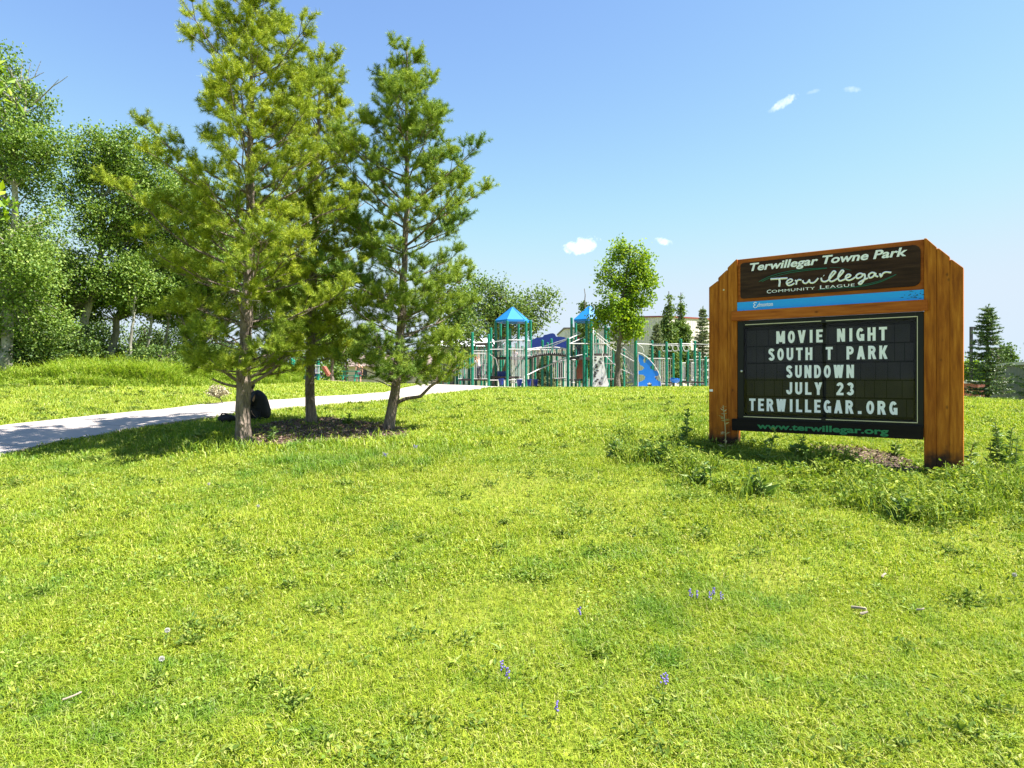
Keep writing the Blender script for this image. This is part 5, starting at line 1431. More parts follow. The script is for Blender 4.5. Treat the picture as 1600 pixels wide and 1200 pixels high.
for k in range(5):
    x = 1034.5 + 8.5 * k; Y = 31.1 + (k % 2) * 0.5
    bar(PC, 'ring_rung', [(x + 2.2, 539, Y), (x - 1, 544, Y), (x + 1.5, 548.5, Y), (x + 6, 548.5, Y), (x + 8.5, 544, Y), (x + 5.2, 539, Y)], .018)
q = lambda x, y: (980 + x / 8.57, 470 + y / 8.57)
out_px = [(150, 715), (205, 735), (235, 765), (212, 795), (225, 832), (250, 828), (258, 785), (300, 790), (345, 828), (330, 868), (305, 880), (308, 905), (365, 935), (415, 940), (425, 985), (410, 1005), (370, 1010), (378, 1045), (410, 1068),
          (455, 1085), (460, 1137), (332, 1140), (330, 1110), (300, 1090), (272, 1105), (275, 1142), (145, 1140), (150, 1092), (200, 1075), (238, 1052), (244, 1016), (215, 990), (150, 985), (150, 940), (200, 930), (232, 902), (215, 880), (175, 860), (150, 790)]
slab(PC, 'climbing_panel', [q(*p) for p in out_px], 30.9, 0.07, M_BPLAS)
bar(PC, 'curved_rail', [(997, 551, 30.9), (1004, 553, 30.9), (1013, 560, 30.9), (1022, 570, 30.9), (1029, 582, 30.9), (1032.5, 592, 30.9), (1033, 603, 30.9)], .02)
bar(PC, 'rail', [(997, 551, 30.9), (997, 604, 30.9)], .018)
railing(PC, (1010, 560, 34), (1052, 560, 34), 40, 14); railing(PC, (1075, 562, 34.4), (1112, 562, 34), 38, 12); railing(PC, (1065, 567, 31.4), (1071, 567, 31.6), 27, 3); railing(PC, (1080, 567, 31.8), (1085, 567, 32), 27, 3)
b = MB(); A, B_ = pt(1064, 596.5, 31.2), pt(1103, 598, 31.2); b.box(A[0], B_[0], 31.1, 31.8, A[2] - 0.06, A[2]); A, B_ = pt(1040, 597, 31.3), pt(1050, 597, 31.3); b.box(A[0], B_[0], 31.1, 31.8, A[2] - 0.06, A[2]); b.build('platform', M_DECK, PC, world=True)

def pod(px, py, Y, w_px, lab):
    g = GA(px, Y); t = thing('stepping_pod', lab, 'stepping pod', tuple(g), group='blue stepping pods under the first tower')
    z1 = at(px, py - 4.5, Y)[2] - g[2]; r = w_px * Y / F / 2; z0 = max(0.05, z1 - 0.32)
    b = MB(); b.tube([(0, 0, z0), (0, 0, z1 - 0.05), (0, 0, z1 - 0.045), (0, 0, z1)], [r * 0.62, r * 0.86, r, r], 14); b.build('cup', M_NAVY, t)
    b = MB(); b.tube([(0, 0, -0.1), (0, 0, z0)], 0.05, 8); b.build('pedestal', M_TEAL, t)
pod(783, 596, 31.2, 10, 'dark blue cup shaped stepping pod furthest left, left of the front tower post')
pod(811.5, 597, 31.0, 10, 'dark blue cup shaped stepping pod between the two front tower posts')
pod(826.5, 597, 31.6, 8, 'dark blue cup shaped stepping pod just right of the tower front post')
pod(837, 597, 31.2, 8.5, 'dark blue cup shaped stepping pod standing alone, furthest right')
g = GA(1053, 30.6); t = thing('spinner_seat', 'blue bowl shaped spinner seat on a short post beside the overhead ladder', 'spinner', tuple(g))
c = at(1053, 594, 30.6) - g
b = MB(); b.tube([(0, 0, c[2] - 0.13), (0, 0, c[2] - 0.06), (0, 0, c[2] + 0.05), (0, 0, c[2] + 0.10), (0, 0, c[2] + 0.04)], [0.12, 0.21, 0.25, 0.24, 0.17], 16); b.build('bowl', M_BPLAS, t).rotation_euler = (0, 0.12, 0)
b = MB(); b.tube([(0, 0, -0.1), (0, 0, c[2] - 0.1)], 0.04, 8); b.build('stem', M_DECK, t)

# second play area far behind the pines
PD = thing('play_structure', 'small distant play structure with teal posts, blue slide and red slide, behind the middle pine', 'play structure', tuple(GA(480, 38)))
for px, top, Y in [(456, 560, 38), (459, 562, 39), (478, 560, 39.5), (497, 562, 38.5)]: post(PD, px, top, Y, 0.09)
slab(PD, 'slide', [(474, 566), (478, 566), (486, 590), (480, 592)], 38.2, 0.5, M_BPLAS)
slab(PD, 'slide', [(502, 573), (506, 572), (514, 585), (511, 588)], 38.6, 0.5, M_TERRA)
slab(PD, 'activity_panel', [(491, 577), (499, 577), (499, 588), (491, 588)], 38.6, 0.1, M_NAVY)
deck(PD, 487, 583, 39, 0.7); railing(PD, (488, 571, 38.4), (500, 571, 38.4), 12, 6)

# ------------------------------------------------------------------ buildings and street furniture
def siding(name, c, step, axis='X', dark=0.75):
    m, nt, N, L, out = nmat(name)
    bs = N.new('ShaderNodeBsdfPrincipled'); bs.inputs['Roughness'].default_value = 0.55
    tc = N.new('ShaderNodeTexCoord'); w_ = N.new('ShaderNodeTexWave'); w_.bands_direction = axis; w_.wave_profile = 'SIN'
    w_.inputs['Scale'].default_value = step; L.new(tc.outputs['Object'], w_.inputs['Vector'])
    k = ramp(nt, noise(nt, 0.6, 5), [(0.3, tuple(x * 0.92 for x in c)), (0.7, tuple(min(1, x * 1.06) for x in c))])
    L.new(mixc(nt, ramp(nt, w_.outputs['Fac'], [(0.0, (0.0,) * 3), (0.22, (1,) * 3)]), mixc(nt, 1.0, k, (dark,) * 3, 'MULTIPLY'), k), bs.inputs['Base Color'])
    bp = N.new('ShaderNodeBump'); bp.inputs['Strength'].default_value = 0.6; bp.inputs['Distance'].default_value = 0.05
    L.new(w_.outputs['Fac'], bp.inputs['Height']); L.new(bp.outputs[0], bs.inputs['Normal']); L.new(bs.outputs[0], out.inputs[0]); return m
M_METALW = siding('cream ribbed metal', (0.62, 0.56, 0.50), 1.6, dark=0.86)
M_WHITEW = siding('white ribbed siding', (0.8, 0.79, 0.82), 2.2, dark=0.86)
M_GREYW = siding('grey green ribbed fence panel', (0.10, 0.12, 0.125), 3.2, dark=0.55)
M_REDT = paint('dark red trim', (0.25, 0.05, 0.045), 0.5, 0.1)
M_ROOFW = paint('white membrane roof', (0.75, 0.75, 0.76), 0.6, 0.05)
M_FASC = paint('brown grey fascia', (0.10, 0.08, 0.075), 0.6, 0.1)
M_BRICKM = None
def brickmat():
    m, nt, N, L, out = nmat('red brick'); bs = N.new('ShaderNodeBsdfPrincipled'); bs.inputs['Roughness'].default_value = 0.85
    tc = N.new('ShaderNodeTexCoord'); mp = N.new('ShaderNodeMapping'); mp.inputs['Rotation'].default_value = (radians(90), 0, 0)
    br = N.new('ShaderNodeTexBrick'); br.inputs['Scale'].default_value = 4.0; br.inputs['Color1'].default_value = (0.46, 0.12, 0.10, 1); br.inputs['Color2'].default_value = (0.36, 0.09, 0.075, 1); br.inputs['Mortar'].default_value = (0.42, 0.30, 0.26, 1); br.inputs['Mortar Size'].default_value = 0.015
    L.new(tc.outputs['Object'], mp.inputs[0]); L.new(mp.outputs[0], br.inputs['Vector']); L.new(br.outputs['Color'], bs.inputs['Base Color']); L.new(bs.outputs[0], out.inputs[0]); return m
M_BRICKM = brickmat()
M_CAP = paint('pale stone cap', (0.5, 0.48, 0.46), 0.8, 0.08)
M_LAMP = paint('black lamp metal', (0.02, 0.02, 0.022), 0.4, 0.1)
M_DARKW = paint('dark window glass', (0.015, 0.018, 0.025), 0.15, 0.1)

# warehouse: two walls meeting at a corner that faces the camera
WH = thing('warehouse', 'large cream metal clad warehouse with dark red roof trim behind the poplars', 'building', tuple(GA(1072, 60)))
WH.location.z = EYE - 1.2
def wp(px, py, Y): return at(px, py, Y) - np.array(WH.location)
cA, cB, cC = wp(1000, 590, 60.5), wp(1040, 590, 60), wp(1190, 590, 66)
hB = wp(1040, 495.5, 60)[2]
b = MB(); foot = [(cA[0], cA[1]), (cB[0], cB[1]), (cC[0], cC[1]), (cC[0] - 2, cC[1] + 18), (cA[0], cA[1] + 18)]
b.prism_xy(foot, -0.5, hB); b.build('wall', M_METALW, WH)
b = MB()
ctr = np.mean(np.array(foot), 0)
big = [tuple(ctr + (np.array(p) - ctr) * 1.012) for p in foot]; b.prism_xy(big, hB, hB + 0.13); b.build('roof_trim', M_REDT, WH)
b = MB(); xw = cB[0] + 6.0
dA = (cC[:2] - cB[:2]) / np.linalg.norm(cC[:2] - cB[:2]); nA = np.array([dA[1], -dA[0]])
p0 = cB[:2] + dA * 4; p1 = cB[:2] + dA * 7.2
b.prism_xy([tuple(p0 + nA * 0.06), tuple(p1 + nA * 0.06), tuple(p1), tuple(p0)], -0.3, 3.6); b.build('loading_door', M_CAP, WH)
# lower wing to the left
b = MB(); xa, xb = wp(885.5, 590, 62)[0], wp(999, 590, 62)[0]; y_ = wp(0, 0, 64.5)[1]
b.box(xa, xb, y_, y_ + 10, -0.5, wp(900, 511, 62)[2]); b.build('wing', M_METALW, WH)
b = MB(); b.box(xa - 0.1, xb, y_ - 0.1, y_ + 10, wp(900, 511, 62)[2], wp(900, 511, 62)[2] + 0.15); b.build('wing_trim', M_FASC, WH)

# low white hall behind the first tower
HL = thing('hall', 'low white walled hall with bright pale roof and dark fascia behind the play towers', 'building', tuple(GA(780, 46)))
HL.location.z = EYE - 0.9
def hp(px, py, Y): return at(px, py, Y) - np.array(HL.location)
xa, xb = hp(686, 0, 46)[0], hp(892, 0, 46)[0]; zt_ = hp(0, 547, 46)[2]
b = MB(); b.box(xa, xb, 0, 9, -0.6, zt_); b.build('wall', M_WHITEW, HL)
b = MB(); xs_ = hp(776, 0, 46)[0]
b.prism_xz([(0, 0), (1, 0), (1, 1)], 0, 0.001) if False else None
v = [(xa - .6, -0.9, zt_ + 0.24), (xs_, -0.9, zt_ + 0.24), (xs_, 5, zt_ + 1.15), (xa - .6, 5, zt_ + 1.15), (xs_, 10, zt_ + 0.24), (xa - .6, 10, zt_ + 0.24)]
b.polys(v, [[0, 1, 2, 3], [3, 2, 4, 5], [0, 3, 5], [1, 4, 2], [0, 5, 4, 1]]); b.build('roof', M_ROOFW, HL)
b = MB(); b.box(xa - .62, xs_, -0.94, 9.9, zt_ + 0.002, zt_ + 0.238); b.build('fascia', M_FASC, HL)
b = MB(); b.box(xs_ + 0.01, xb + .2, -0.2, 9.2, zt_ + 0.002, zt_ + 0.2); b.build('parapet', M_CAP, HL)
for px in (693, 840): 
    x = hp(px, 0, 46)[0]; b = MB(); b.box(x - 0.09, x + 0.09, -0.75, -0.57, -0.6, zt_); b.build('column', M_FASC, HL)
for px in (700, 752, 868):
    x = hp(px, 0, 46)[0]; b = MB(); b.box(x - 0.45, x + 0.45, -0.03, 0.02, 0.75, 1.95); w_ = b.build('window', M_DARKW, HL)
    b = MB()
    for a_ in (x - 0.5, x + 0.45): b.box(a_, a_ + 0.05, -0.05, 0.02, 0.7, 2.0)
    b.box(x - 0.45, x + 0.45, -0.05, 0.02, 1.95, 2.0); b.box(x - 0.45, x + 0.45, -0.06, 0.02, 0.7, 0.75); b.build('frame', M_CAP, w_)

# dark blue lumpy panel standing behind the bridge
blob = [(825, 545), (825, 532), (829, 530.5), (834, 530), (838, 527.5), (843, 527), (848, 526.5), (850, 523.5), (855, 522.5), (860, 521), (864, 520.6), (867, 522), (869, 525.8), (876, 526), (882, 526.8), (887, 529), (887, 545)]
BP = thing('mural_board', 'dark blue cut-out board with a lumpy top edge above the arched bridge', 'board', tuple(GA(856, 40)))
b = MB(); b.prism_xz([(at(x, y, 40)[0], at(x, y, 40)[2]) for x, y in blob], 40, 40.12); b.build('panel', M_NAVY, BP, world=True)
for px in (832, 879):
    b = MB(); x = (px - 800) / F * 40; b.box(x - 0.05, x + 0.05, 40.122, 40.2, gz(x, 40) - .1, at(px, 540, 40)[2]); b.build('support', M_FASC, BP, world=True)

# right hand side: shed wall, brick wall, lamp post
g = at(1580, 590, 27); SHW = thing('shed', 'long grey ribbed metal shed at the right edge behind the spruces', 'shed', (g[0], g[1], EYE - 1.5))
def sp(px, py, Y): return at(px, py, Y) - np.array(SHW.location)
a0, a1 = sp(1541, 590, 36), sp(1720, 590, 22)
dv = (a1 - a0)[:2]; nn = np.array([-dv[1], dv[0]]); nn /= np.linalg.norm(nn)
ht = sp(1570, 572, 33)[2]
b = MB(); b.prism_xy([tuple(a0[:2]), tuple(a1[:2]), tuple(a1[:2] + nn * 5), tuple(a0[:2] + nn * 5)], -0.6, ht)
b.build('wall', M_GREYW, SHW)
b = MB(); b.prism_xy([tuple(a0[:2] - nn * .15), tuple(a1[:2] - nn * .15), tuple(a1[:2] + nn * 5.2), tuple(a0[:2] + nn * 5.2)], ht + 0.001, ht + 0.14); b.build('roof', M_CAP, SHW)
BW = thing('brick_wall', 'low red brick wall with pale cap between the notice board and the spruce', 'wall', tuple(GA(1515, 27)))
def bp_(px, py, Y): return at(px, py, Y) - np.array(BW.location)
x0, x1, x2 = bp_(1480, 0, 27)[0], bp_(1526, 0, 27)[0], bp_(1540, 0, 27)[0]; zc = bp_(0, 599, 27)[2]
b = MB(); b.box(x0, x2, 0, 0.3, -0.8, zc); b.build('brickwork', M_BRICKM, BW)
b = MB(); b.box(x0 - .04, x2 + .04, -0.05, 0.35, zc + .001, zc + 0.1); b.build('coping', M_CAP, BW)
b = MB(); b.box(x1, x2 + 0.06, -0.06, -0.002, -0.8, zc); b.build('pier', M_BRICKM, BW)
g = GA(1517.5, 30); LP = thing('lamp_post', 'thin black lamp post with a short arm, right of the notice board', 'lamp post', tuple(g))
z1 = at(1517.5, 510.5, 30)[2] - g[2]
b = MB(); b.box(-0.05, 0.05, -0.05, 0.05, -0.2, z1); b.build('pole', M_LAMP, LP)
b = MB(); b.box(0.052, 0.24, -0.03, 0.03, z1 - 0.06, z1); b.build('arm', M_LAMP, LP)
b = MB(); b.box(0.16, 0.4, -0.09, 0.09, z1 - 0.13, z1 - 0.062); b.build('lamp_head', M_LAMP, LP)
b = MB(); b.box(-0.12, 0.12, -0.12, 0.12, -0.2, 0.08); b.build('base', M_LAMP, LP)
# two pale houses far away, glimpsed between the pines
M_HOUSEW = paint('pale pink house wall', (0.50, 0.40, 0.38), 0.8, 0.06); M_HOUSER = paint('brown shingle roof', (0.20, 0.15, 0.13), 0.85, 0.15)
for px, lab, wd_ in [(588, 'far pale house with brown roof glimpsed between the middle and right pines', 7), (655, 'far pale house with brown roof seen right of the rightmost pine trunk', 8)]:
    g = at(px, 590, 80); HS = thing('house', lab, 'house', (g[0], g[1], EYE - 1.1), group='far houses')
    b = MB(); b.box(-wd_ / 2, wd_ / 2, 0, 7, -0.3, 2.5); b.build('wall', M_HOUSEW, HS)
    b = MB(); v = [(-wd_ / 2 - .4, -.5, 2.51), (wd_ / 2 + .4, -.5, 2.51), (wd_ / 2 + .4, 7.5, 2.51), (-wd_ / 2 - .4, 7.5, 2.51), (-wd_ / 2 - .4, 3.5, 4.1), (wd_ / 2 + .4, 3.5, 4.1)]
    b.polys(v, [[0, 1, 5, 4], [2, 3, 4, 5], [1, 2, 5], [3, 0, 4], [3, 2, 1, 0]]); b.build('roof', M_HOUSER, HS)
    for x in (-wd_ / 4, wd_ / 4):
        b = MB(); b.box(x - .6, x + .6, -.03, .02, .9, 2.0); b.build('window', M_DARKW, HS)
# picnic table far behind
g = GA(549, 40); PT_ = thing('picnic_table', 'small green picnic table in the distance beside the standing adult', 'picnic table', tuple(g))
b = MB(); b.box(-0.55, 0.45, -0.35, 0.35, 0.68, 0.74); b.build('table_top', M_TEAL, PT_)
for y_ in (-0.62, 0.62):
    b = MB(); b.box(-0.55, 0.45, y_ - 0.13, y_ + 0.13, 0.42, 0.46); b.build('bench_seat', M_TEAL, PT_)
for x in (-0.42, 0.32):
    b = MB(); b.tube([(x, -0.6, -0.05), (x, -0.15, 0.68)], 0.04, 6); b.tube([(x, 0.6, -0.05), (x, 0.15, 0.68)], 0.04, 6); b.box(x - 0.03, x + 0.03, -0.7, 0.7, 0.36, 0.42); b.build('leg', M_TEAL, PT_)

# ------------------------------------------------------------------ people
def skinmat(name, c):
    return paint(name, c, 0.55, 0.06, 12)
M_SKIN = skinmat('skin', (0.50, 0.30, 0.21)); M_HAIRR = paint('auburn hair', (0.20, 0.06, 0.025), 0.6, 0.2); M_HAIRD = paint('dark hair', (0.02, 0.016, 0.014), 0.5, 0.2)
M_HAIRB = paint('fair hair', (0.25, 0.16, 0.07), 0.6, 0.2)
def skinned(name, verts, edges, radii, mat, parent, root=0, lev=2):
    """grow a smooth body round a skeleton"""
    me = bpy.data.meshes.new(name); me.from_pydata([tuple(v) for v in verts], edges, [])
    o = bpy.data.objects.new(name, me); COL.objects.link(o)
    md = o.modifiers.new('skin', 'SKIN')
    sk = me.skin_vertices[0].data if me.skin_vertices else None
    if sk is None:
        bpy.context.view_layer.update()
        me.attributes.new('dummy', 'FLOAT', 'POINT'); sk = me.skin_vertices[0].data
    for i, r in enumerate(radii):
        sk[i].radius = (r, r) if np.isscalar(r) else r
        sk[i].use_root = (i == root)
    md.use_smooth_shade = True
    sb = o.modifiers.new('sub', 'SUBSURF'); sb.levels = lev; sb.render_levels = lev
    dg = bpy.context.evaluated_depsgraph_get(); dg.update()
    m2 = bpy.data.meshes.new_from_object(o.evaluated_get(dg)); bpy.data.objects.remove(o)
    m2.materials.clear(); m2.materials.append(mat)
    for p in m2.polygons: p.use_smooth = True
    r_ = bpy.data.objects.new(name, m2); COL.objects.link(r_); r_.parent = parent
    return r_
def person(label, base, J, H, cloth, rotz=0.0, hair=None, skin=None, longhair=False, coat=None):
    """J: joints (in units of body height H) - pelvis chest neck head crown; per side: shoulder elbow wrist hand / hip knee ankle toe"""
    t = thing('person', label, 'person', tuple(base), rotz)
    P = {k: np.array(v, float) * H for k, v in J.items()}
    names = ['pelvis', 'belly', 'chest', 'neck', 'chin', 'head', 'crown']
    P['belly'] = (P['pelvis'] + P['chest']) / 2
    R = {'pelvis': .075, 'belly': .068, 'chest': .08, 'neck': .032, 'chin': .042, 'head': .058, 'crown': .036}
    V = [P[n] for n in names]; rad = [R[n] * H for n in names]; E = [(i, i + 1) for i in range(6)]
    for s in 'LR':
        for chain, rr, root in ((['shoulder', 'elbow', 'wrist', 'hand'], [.036, .026, .018, .020], 2), (['hip', 'knee', 'ankle', 'toe'], [.055, .036, .024, .02], 0)):
            prev = root
            for c, r_ in zip(chain, rr):
                V.append(P[c + s]); rad.append(r_ * H); E.append((prev, len(V) - 1)); prev = len(V) - 1
            if chain[0] == 'shoulder':
                hd = P['hand' + s]; d = hd - P['wrist' + s]; d /= np.linalg.norm(d) + 1e-9
                side = np.cross(d, [0.3, 1, 0.2]); side /= np.linalg.norm(side)
                for k in range(4):
                    f = hd + side * (k - 1.5) * 0.011 * H + d * 0.018 * H; V.append(f); rad.append(0.0055 * H); E.append((prev, len(V) - 1))
                    V.append(f + d * (0.028, 0.034, 0.032, 0.024)[k] * H + np.array([0, 0, -0.006 * H])); rad.append(0.0042 * H); E.append((len(V) - 2, len(V) - 1))
                V.append(hd - d * 0.01 * H + side * 0.03 * H); rad.append(0.006 * H); E.append((prev, len(V) - 1))
    body = skinned('body', V, E, rad, skin or M_SKIN, t)
    # face: nose, eyes, mouth, ears on the head, looking along 'look'
    look = np.array(J.get('look', (0, -1, 0)), float); look /= np.linalg.norm(look)
    up = P['crown'] - P['neck']; up /= np.linalg.norm(up); sd_ = np.cross(look, up)
    hc = P['head']; b = MB(); hr = 0.056 * H
    b.ball(hc + look * hr * 1.0 - up * hr * .15, hr * .22, 7, 5); 
    for s in (-1, 1): b.ball(hc + sd_ * s * hr * 0.98 - up * hr * .1, hr * .24, 7, 5, (.6, .9, 1.2))
    b.build('face', skin or M_SKIN, t)
    b = MB()
    for s in (-1, 1): b.ball(hc + look * hr * .9 + sd_ * s * hr * .38 + up * hr * .12, hr * .11, 6, 4)
    b.tube([hc + look * hr * .92 - up * hr * .52 - sd_ * hr * .3, hc + look * hr * .97 - up * hr * .56, hc + look * hr * .92 - up * hr * .52 + sd_ * hr * .3], hr * .06, 5)
    b.build('features', M_HAIRD, t)
    b = MB(); b.ball(hc + up * hr * .38 - look * hr * .22, hr * 1.12, 12, 8, (1, 1, .92))
    if longhair: b.tube([hc - look * hr * .7, hc - look * hr * 1.1 - up * hr * 1.2, hc - look * hr * 1.0 - up * hr * 2.6], [hr * .75, hr * .6, hr * .25], 8)
    b.build('hair', hair or M_HAIRD, t)
    # clothes: shells a little thicker than the body
    if coat:
        a, c_, n_ = P['pelvis'], P['chest'], P['neck']; bk = np.array([.035, 0, 0]) * H
        pts = smooth([a + bk + [0, 0, -.04 * H], a + bk * 1.3 + [0, 0, .02 * H], (a + c_) / 2 + bk * 1.25, c_ + bk * .7, n_ * .75 + c_ * .25, n_], 4)
        b = MB(); b.tube(pts, np.interp(np.linspace(0, 1, len(pts)), [0, .2, .45, .7, .88, 1], [.085, .105, .103, .095, .065, .036]) * H, 16); b.build('jacket', coat, t, smooth=True)
    for nm, parts, k, mt in cloth:
        if nm in ('shirt', 'hoodie', 'vest'):
            vs = [P['pelvis'] * .8 + P['belly'] * .2, P['belly'], P['chest'], P['chest'] * .45 + P['neck'] * .55]; rr = [.082, .078, .09, .05]; ed = [(0, 1), (1, 2), (2, 3)]
            for s in 'LR':
                sl = {'short': ['shoulder', ('shoulder', 'elbow', .6)], 'long': ['shoulder', 'elbow', ('elbow', 'wrist', .92)], 'none': ['shoulder']}[parts]
                prev = 2
                for q_ in sl:
                    p = P[q_ + s] if isinstance(q_, str) else P[q_[0] + s] * (1 - q_[2]) + P[q_[1] + s] * q_[2]
                    vs.append(p); rr.append({'shoulder': .044, 'elbow': .035}.get(q_ if isinstance(q_, str) else '', .031)); ed.append((prev, len(vs) - 1)); prev = len(vs) - 1
            skinned(nm, vs, ed, [r_ * H * k for r_ in rr], mt, t, 1)
        else:
            vs = [P['pelvis'] * .85 + P['belly'] * .15]; rr = [.082]; ed = []
            for s in 'LR':
                ch = {'long': ['hip', 'knee', ('knee', 'ankle', .93)], 'short': ['hip', ('hip', 'knee', .8)]}[parts]; prev = 0
                for q_ in ch:
                    p = P[q_ + s] if isinstance(q_, str) else P[q_[0] + s] * (1 - q_[2]) + P[q_[1] + s] * q_[2]
                    vs.append(p); rr.append({'hip': .062, 'knee': .044}.get(q_ if isinstance(q_, str) else '', .033 if parts == 'long' else .05)); ed.append((prev, len(vs) - 1)); prev = len(vs) - 1
            skinned(nm, vs, ed, [r_ * H * k for r_ in rr], mt, t)
    for s in 'LR':
        b = MB(); a, to = P['ankle' + s], P['toe' + s]; d = to - a
        b.tube([a - d * .25 + [0, 0, -.01 * H], a * .6 + to * .4 + [0, 0, -.01 * H], to + d * .15], [.026 * H, .03 * H, .02 * H], 8); b.build('shoe', cloth[0][3] if False else M_SHOE, t)
    return t
M_SHOE = paint('dark shoe', (0.03, 0.03, 0.035), 0.6, 0.1)
M_CW = paint('white shirt cloth', (0.55, 0.53, 0.55), 0.8, 0.06); M_CG = paint('grey legging cloth', (0.07, 0.07, 0.10), 0.8, 0.1)
M_CL = paint('pale lilac cloth', (0.48, 0.38, 0.45), 0.8, 0.06); M_CD = paint('dark maroon cloth', (0.06, 0.03, 0.05), 0.8, 0.1)
M_CB = paint('black cloth', (0.009, 0.009, 0.010), 0.8, 0.25, 8, 0.3); M_CO = paint('olive cloth', (0.09, 0.085, 0.05), 0.8, 0.1); M_CR = paint('red cloth', (0.45, 0.03, 0.04), 0.7, 0.1)
M_CT = paint('dark teal cloth', (0.02, 0.06, 0.07), 0.8, 0.1); M_COR = paint('coral cloth', (0.50, 0.17, 0.10), 0.8, 0.08)
stand = dict(pelvis=(0, 0, .52), chest=(0, 0, .72), neck=(0, 0, .83), chin=(0, -.01, .865), head=(0, -.012, .92), crown=(0, -.005, .965), hipL=(.05, 0, .5), kneeL=(.055, -.01, .28), ankleL=(.06, .015, .045), toeL=(.065, -.08, .02),
             hipR=(-.05, 0, .5), kneeR=(-.055, -.01, .28), ankleR=(-.06, .015, .045), toeR=(-.065, -.08, .02), shoulderL=(.105, 0, .79), elbowL=(.13, .01, .62), wristL=(.135, -.03, .49), handL=(.135, -.04, .45),
             shoulderR=(-.105, 0, .79), elbowR=(-.13, .01, .62), wristR=(-.135, -.03, .49), handR=(-.135, -.04, .45))
# child stretching between posts
g = at(748.5, 591.5, 32.2); J = dict(stand); J.update(chest=(-.06, 0, .72), neck=(-.11, 0, .82), chin=(-.125, 0, .86), head=(-.145, 0, .905), crown=(-.155, 0, .95), shoulderR=(-.17, 0, .78), elbowR=(-.24, -.02, .84), wristR=(-.32, -.02, .90), handR=(-.355, -.02, .92),
    shoulderL=(-.01, 0, .80), elbowL=(-.015, .03, .95), wristL=(-.03, .03, 1.1), handL=(-.03, .03, 1.14), hipL=(.055, 0, .5), ankleL=(.075, .015, .045), hipR=(-.04, 0, .5), look=(-.8, -.4, .1))
person('child in white shirt and grey leggings stretching out both arms between green posts', (g[0], 32.2, g[2]), J, 1.14, [('shirt', 'short', 1, M_CW), ('leggings', 'long', .92, M_CG)], 0, M_HAIRR)
# child climbing on the first tower
g = at(804.5, 573, 32.7); J = dict(stand); J.update(kneeL=(.07, -.1, .33), ankleL=(.05, -.02, .14), toeL=(.05, -.1, .11), wristR=(-.10, -.12, .72), handR=(-.1, -.15, .75), elbowR=(-.16, -.02, .66), wristL=(.10, -.12, .72), handL=(.1, -.15, .75), elbowL=(.16, -.02, .66))
person('small child in pale lilac top and dark shorts climbing the first tower', (g[0], 32.7, g[2]), J, 0.92, [('shirt', 'short', 1, M_CL), ('shorts', 'short', 1, M_CD)], radians(160), M_HAIRB, longhair=True)
# child on the second tower
g = at(904, 558.6, 32.9); J = dict(stand)
person('child in red cap and dark teal top standing on the second tower platform', (g[0], 32.9, g[2]), J, 1.05, [('shirt', 'long', 1, M_CT), ('trousers', 'long', 1, M_CG)], radians(20), M_CR)
# adult far behind
g = GA(561, 44)
person('adult in olive sleeveless top and dark shorts standing in the distance between the pines', g, dict(stand), 1.66, [('vest', 'none', 1, M_CO), ('shorts', 'short', 1.1, M_CD)], radians(200), M_HAIRB)
g = GA(467, 36.5)
person('child in coral top and dark leggings at the distant play structure', g, dict(stand), 1.2, [('shirt', 'long', 1, M_COR), ('leggings', 'long', 1, M_CD)], radians(-40), M_HAIRR)
# person sitting in the shade behind the thick pine, facing left
g = GP(400, 656)
J = dict(pelvis=(.05, 0, .075), chest=(.02, 0, .285), neck=(-.05, 0, .375), chin=(-.075, 0, .395), head=(-.085, 0, .445), crown=(-.075, 0, .50), hipL=(.03, .06, .075), kneeL=(-.19, .07, .27), ankleL=(-.27, .07, .04), toeL=(-.37, .07, .025),
         hipR=(.03, -.06, .075), kneeR=(-.12, -.10, .24), ankleR=(-.2, -.1, .035), toeR=(-.3, -.1, .02), shoulderL=(.01, .1, .33), elbowL=(-.08, .13, .2), wristL=(-.18, .06, .25), handL=(-.21, .03, .26),
         shoulderR=(.02, -.1, .33), elbowR=(-.05, -.14, .2), wristR=(-.16, -.08, .21), handR=(-.19, -.05, .215), look=(-1, 0, -.15))
person('person in black hooded top and trousers sitting on the grass behind the thick pine trunk', g, J, 1.36, [('hoodie', 'long', 1.1, M_CB), ('trousers', 'long', 1.1, M_CB)], 0, M_HAIRD, coat=M_CB)
g = GP(354, 660)
BG = thing('backpack', 'black backpack lying on the shaded grass left of the thick pine trunk', 'backpack', tuple(g))
b = MB(); b.ball((0, 0, 0.07), 0.16, 14, 9, (1.0, .6, .5)); b.build('bag', M_CB, BG)
b = MB(); b.ball((0.02, -0.07, 0.06), 0.085, 10, 7, (1.0, .6, .6)); b.build('front_pocket', M_CB, BG)
b = MB(); b.tube(smooth([(-.09, -.02, .13), (-.05, -.04, .165), (.02, -.04, .155), (.06, -.02, .13)]), 0.012, 6); b.build('strap', M_CB, BG)

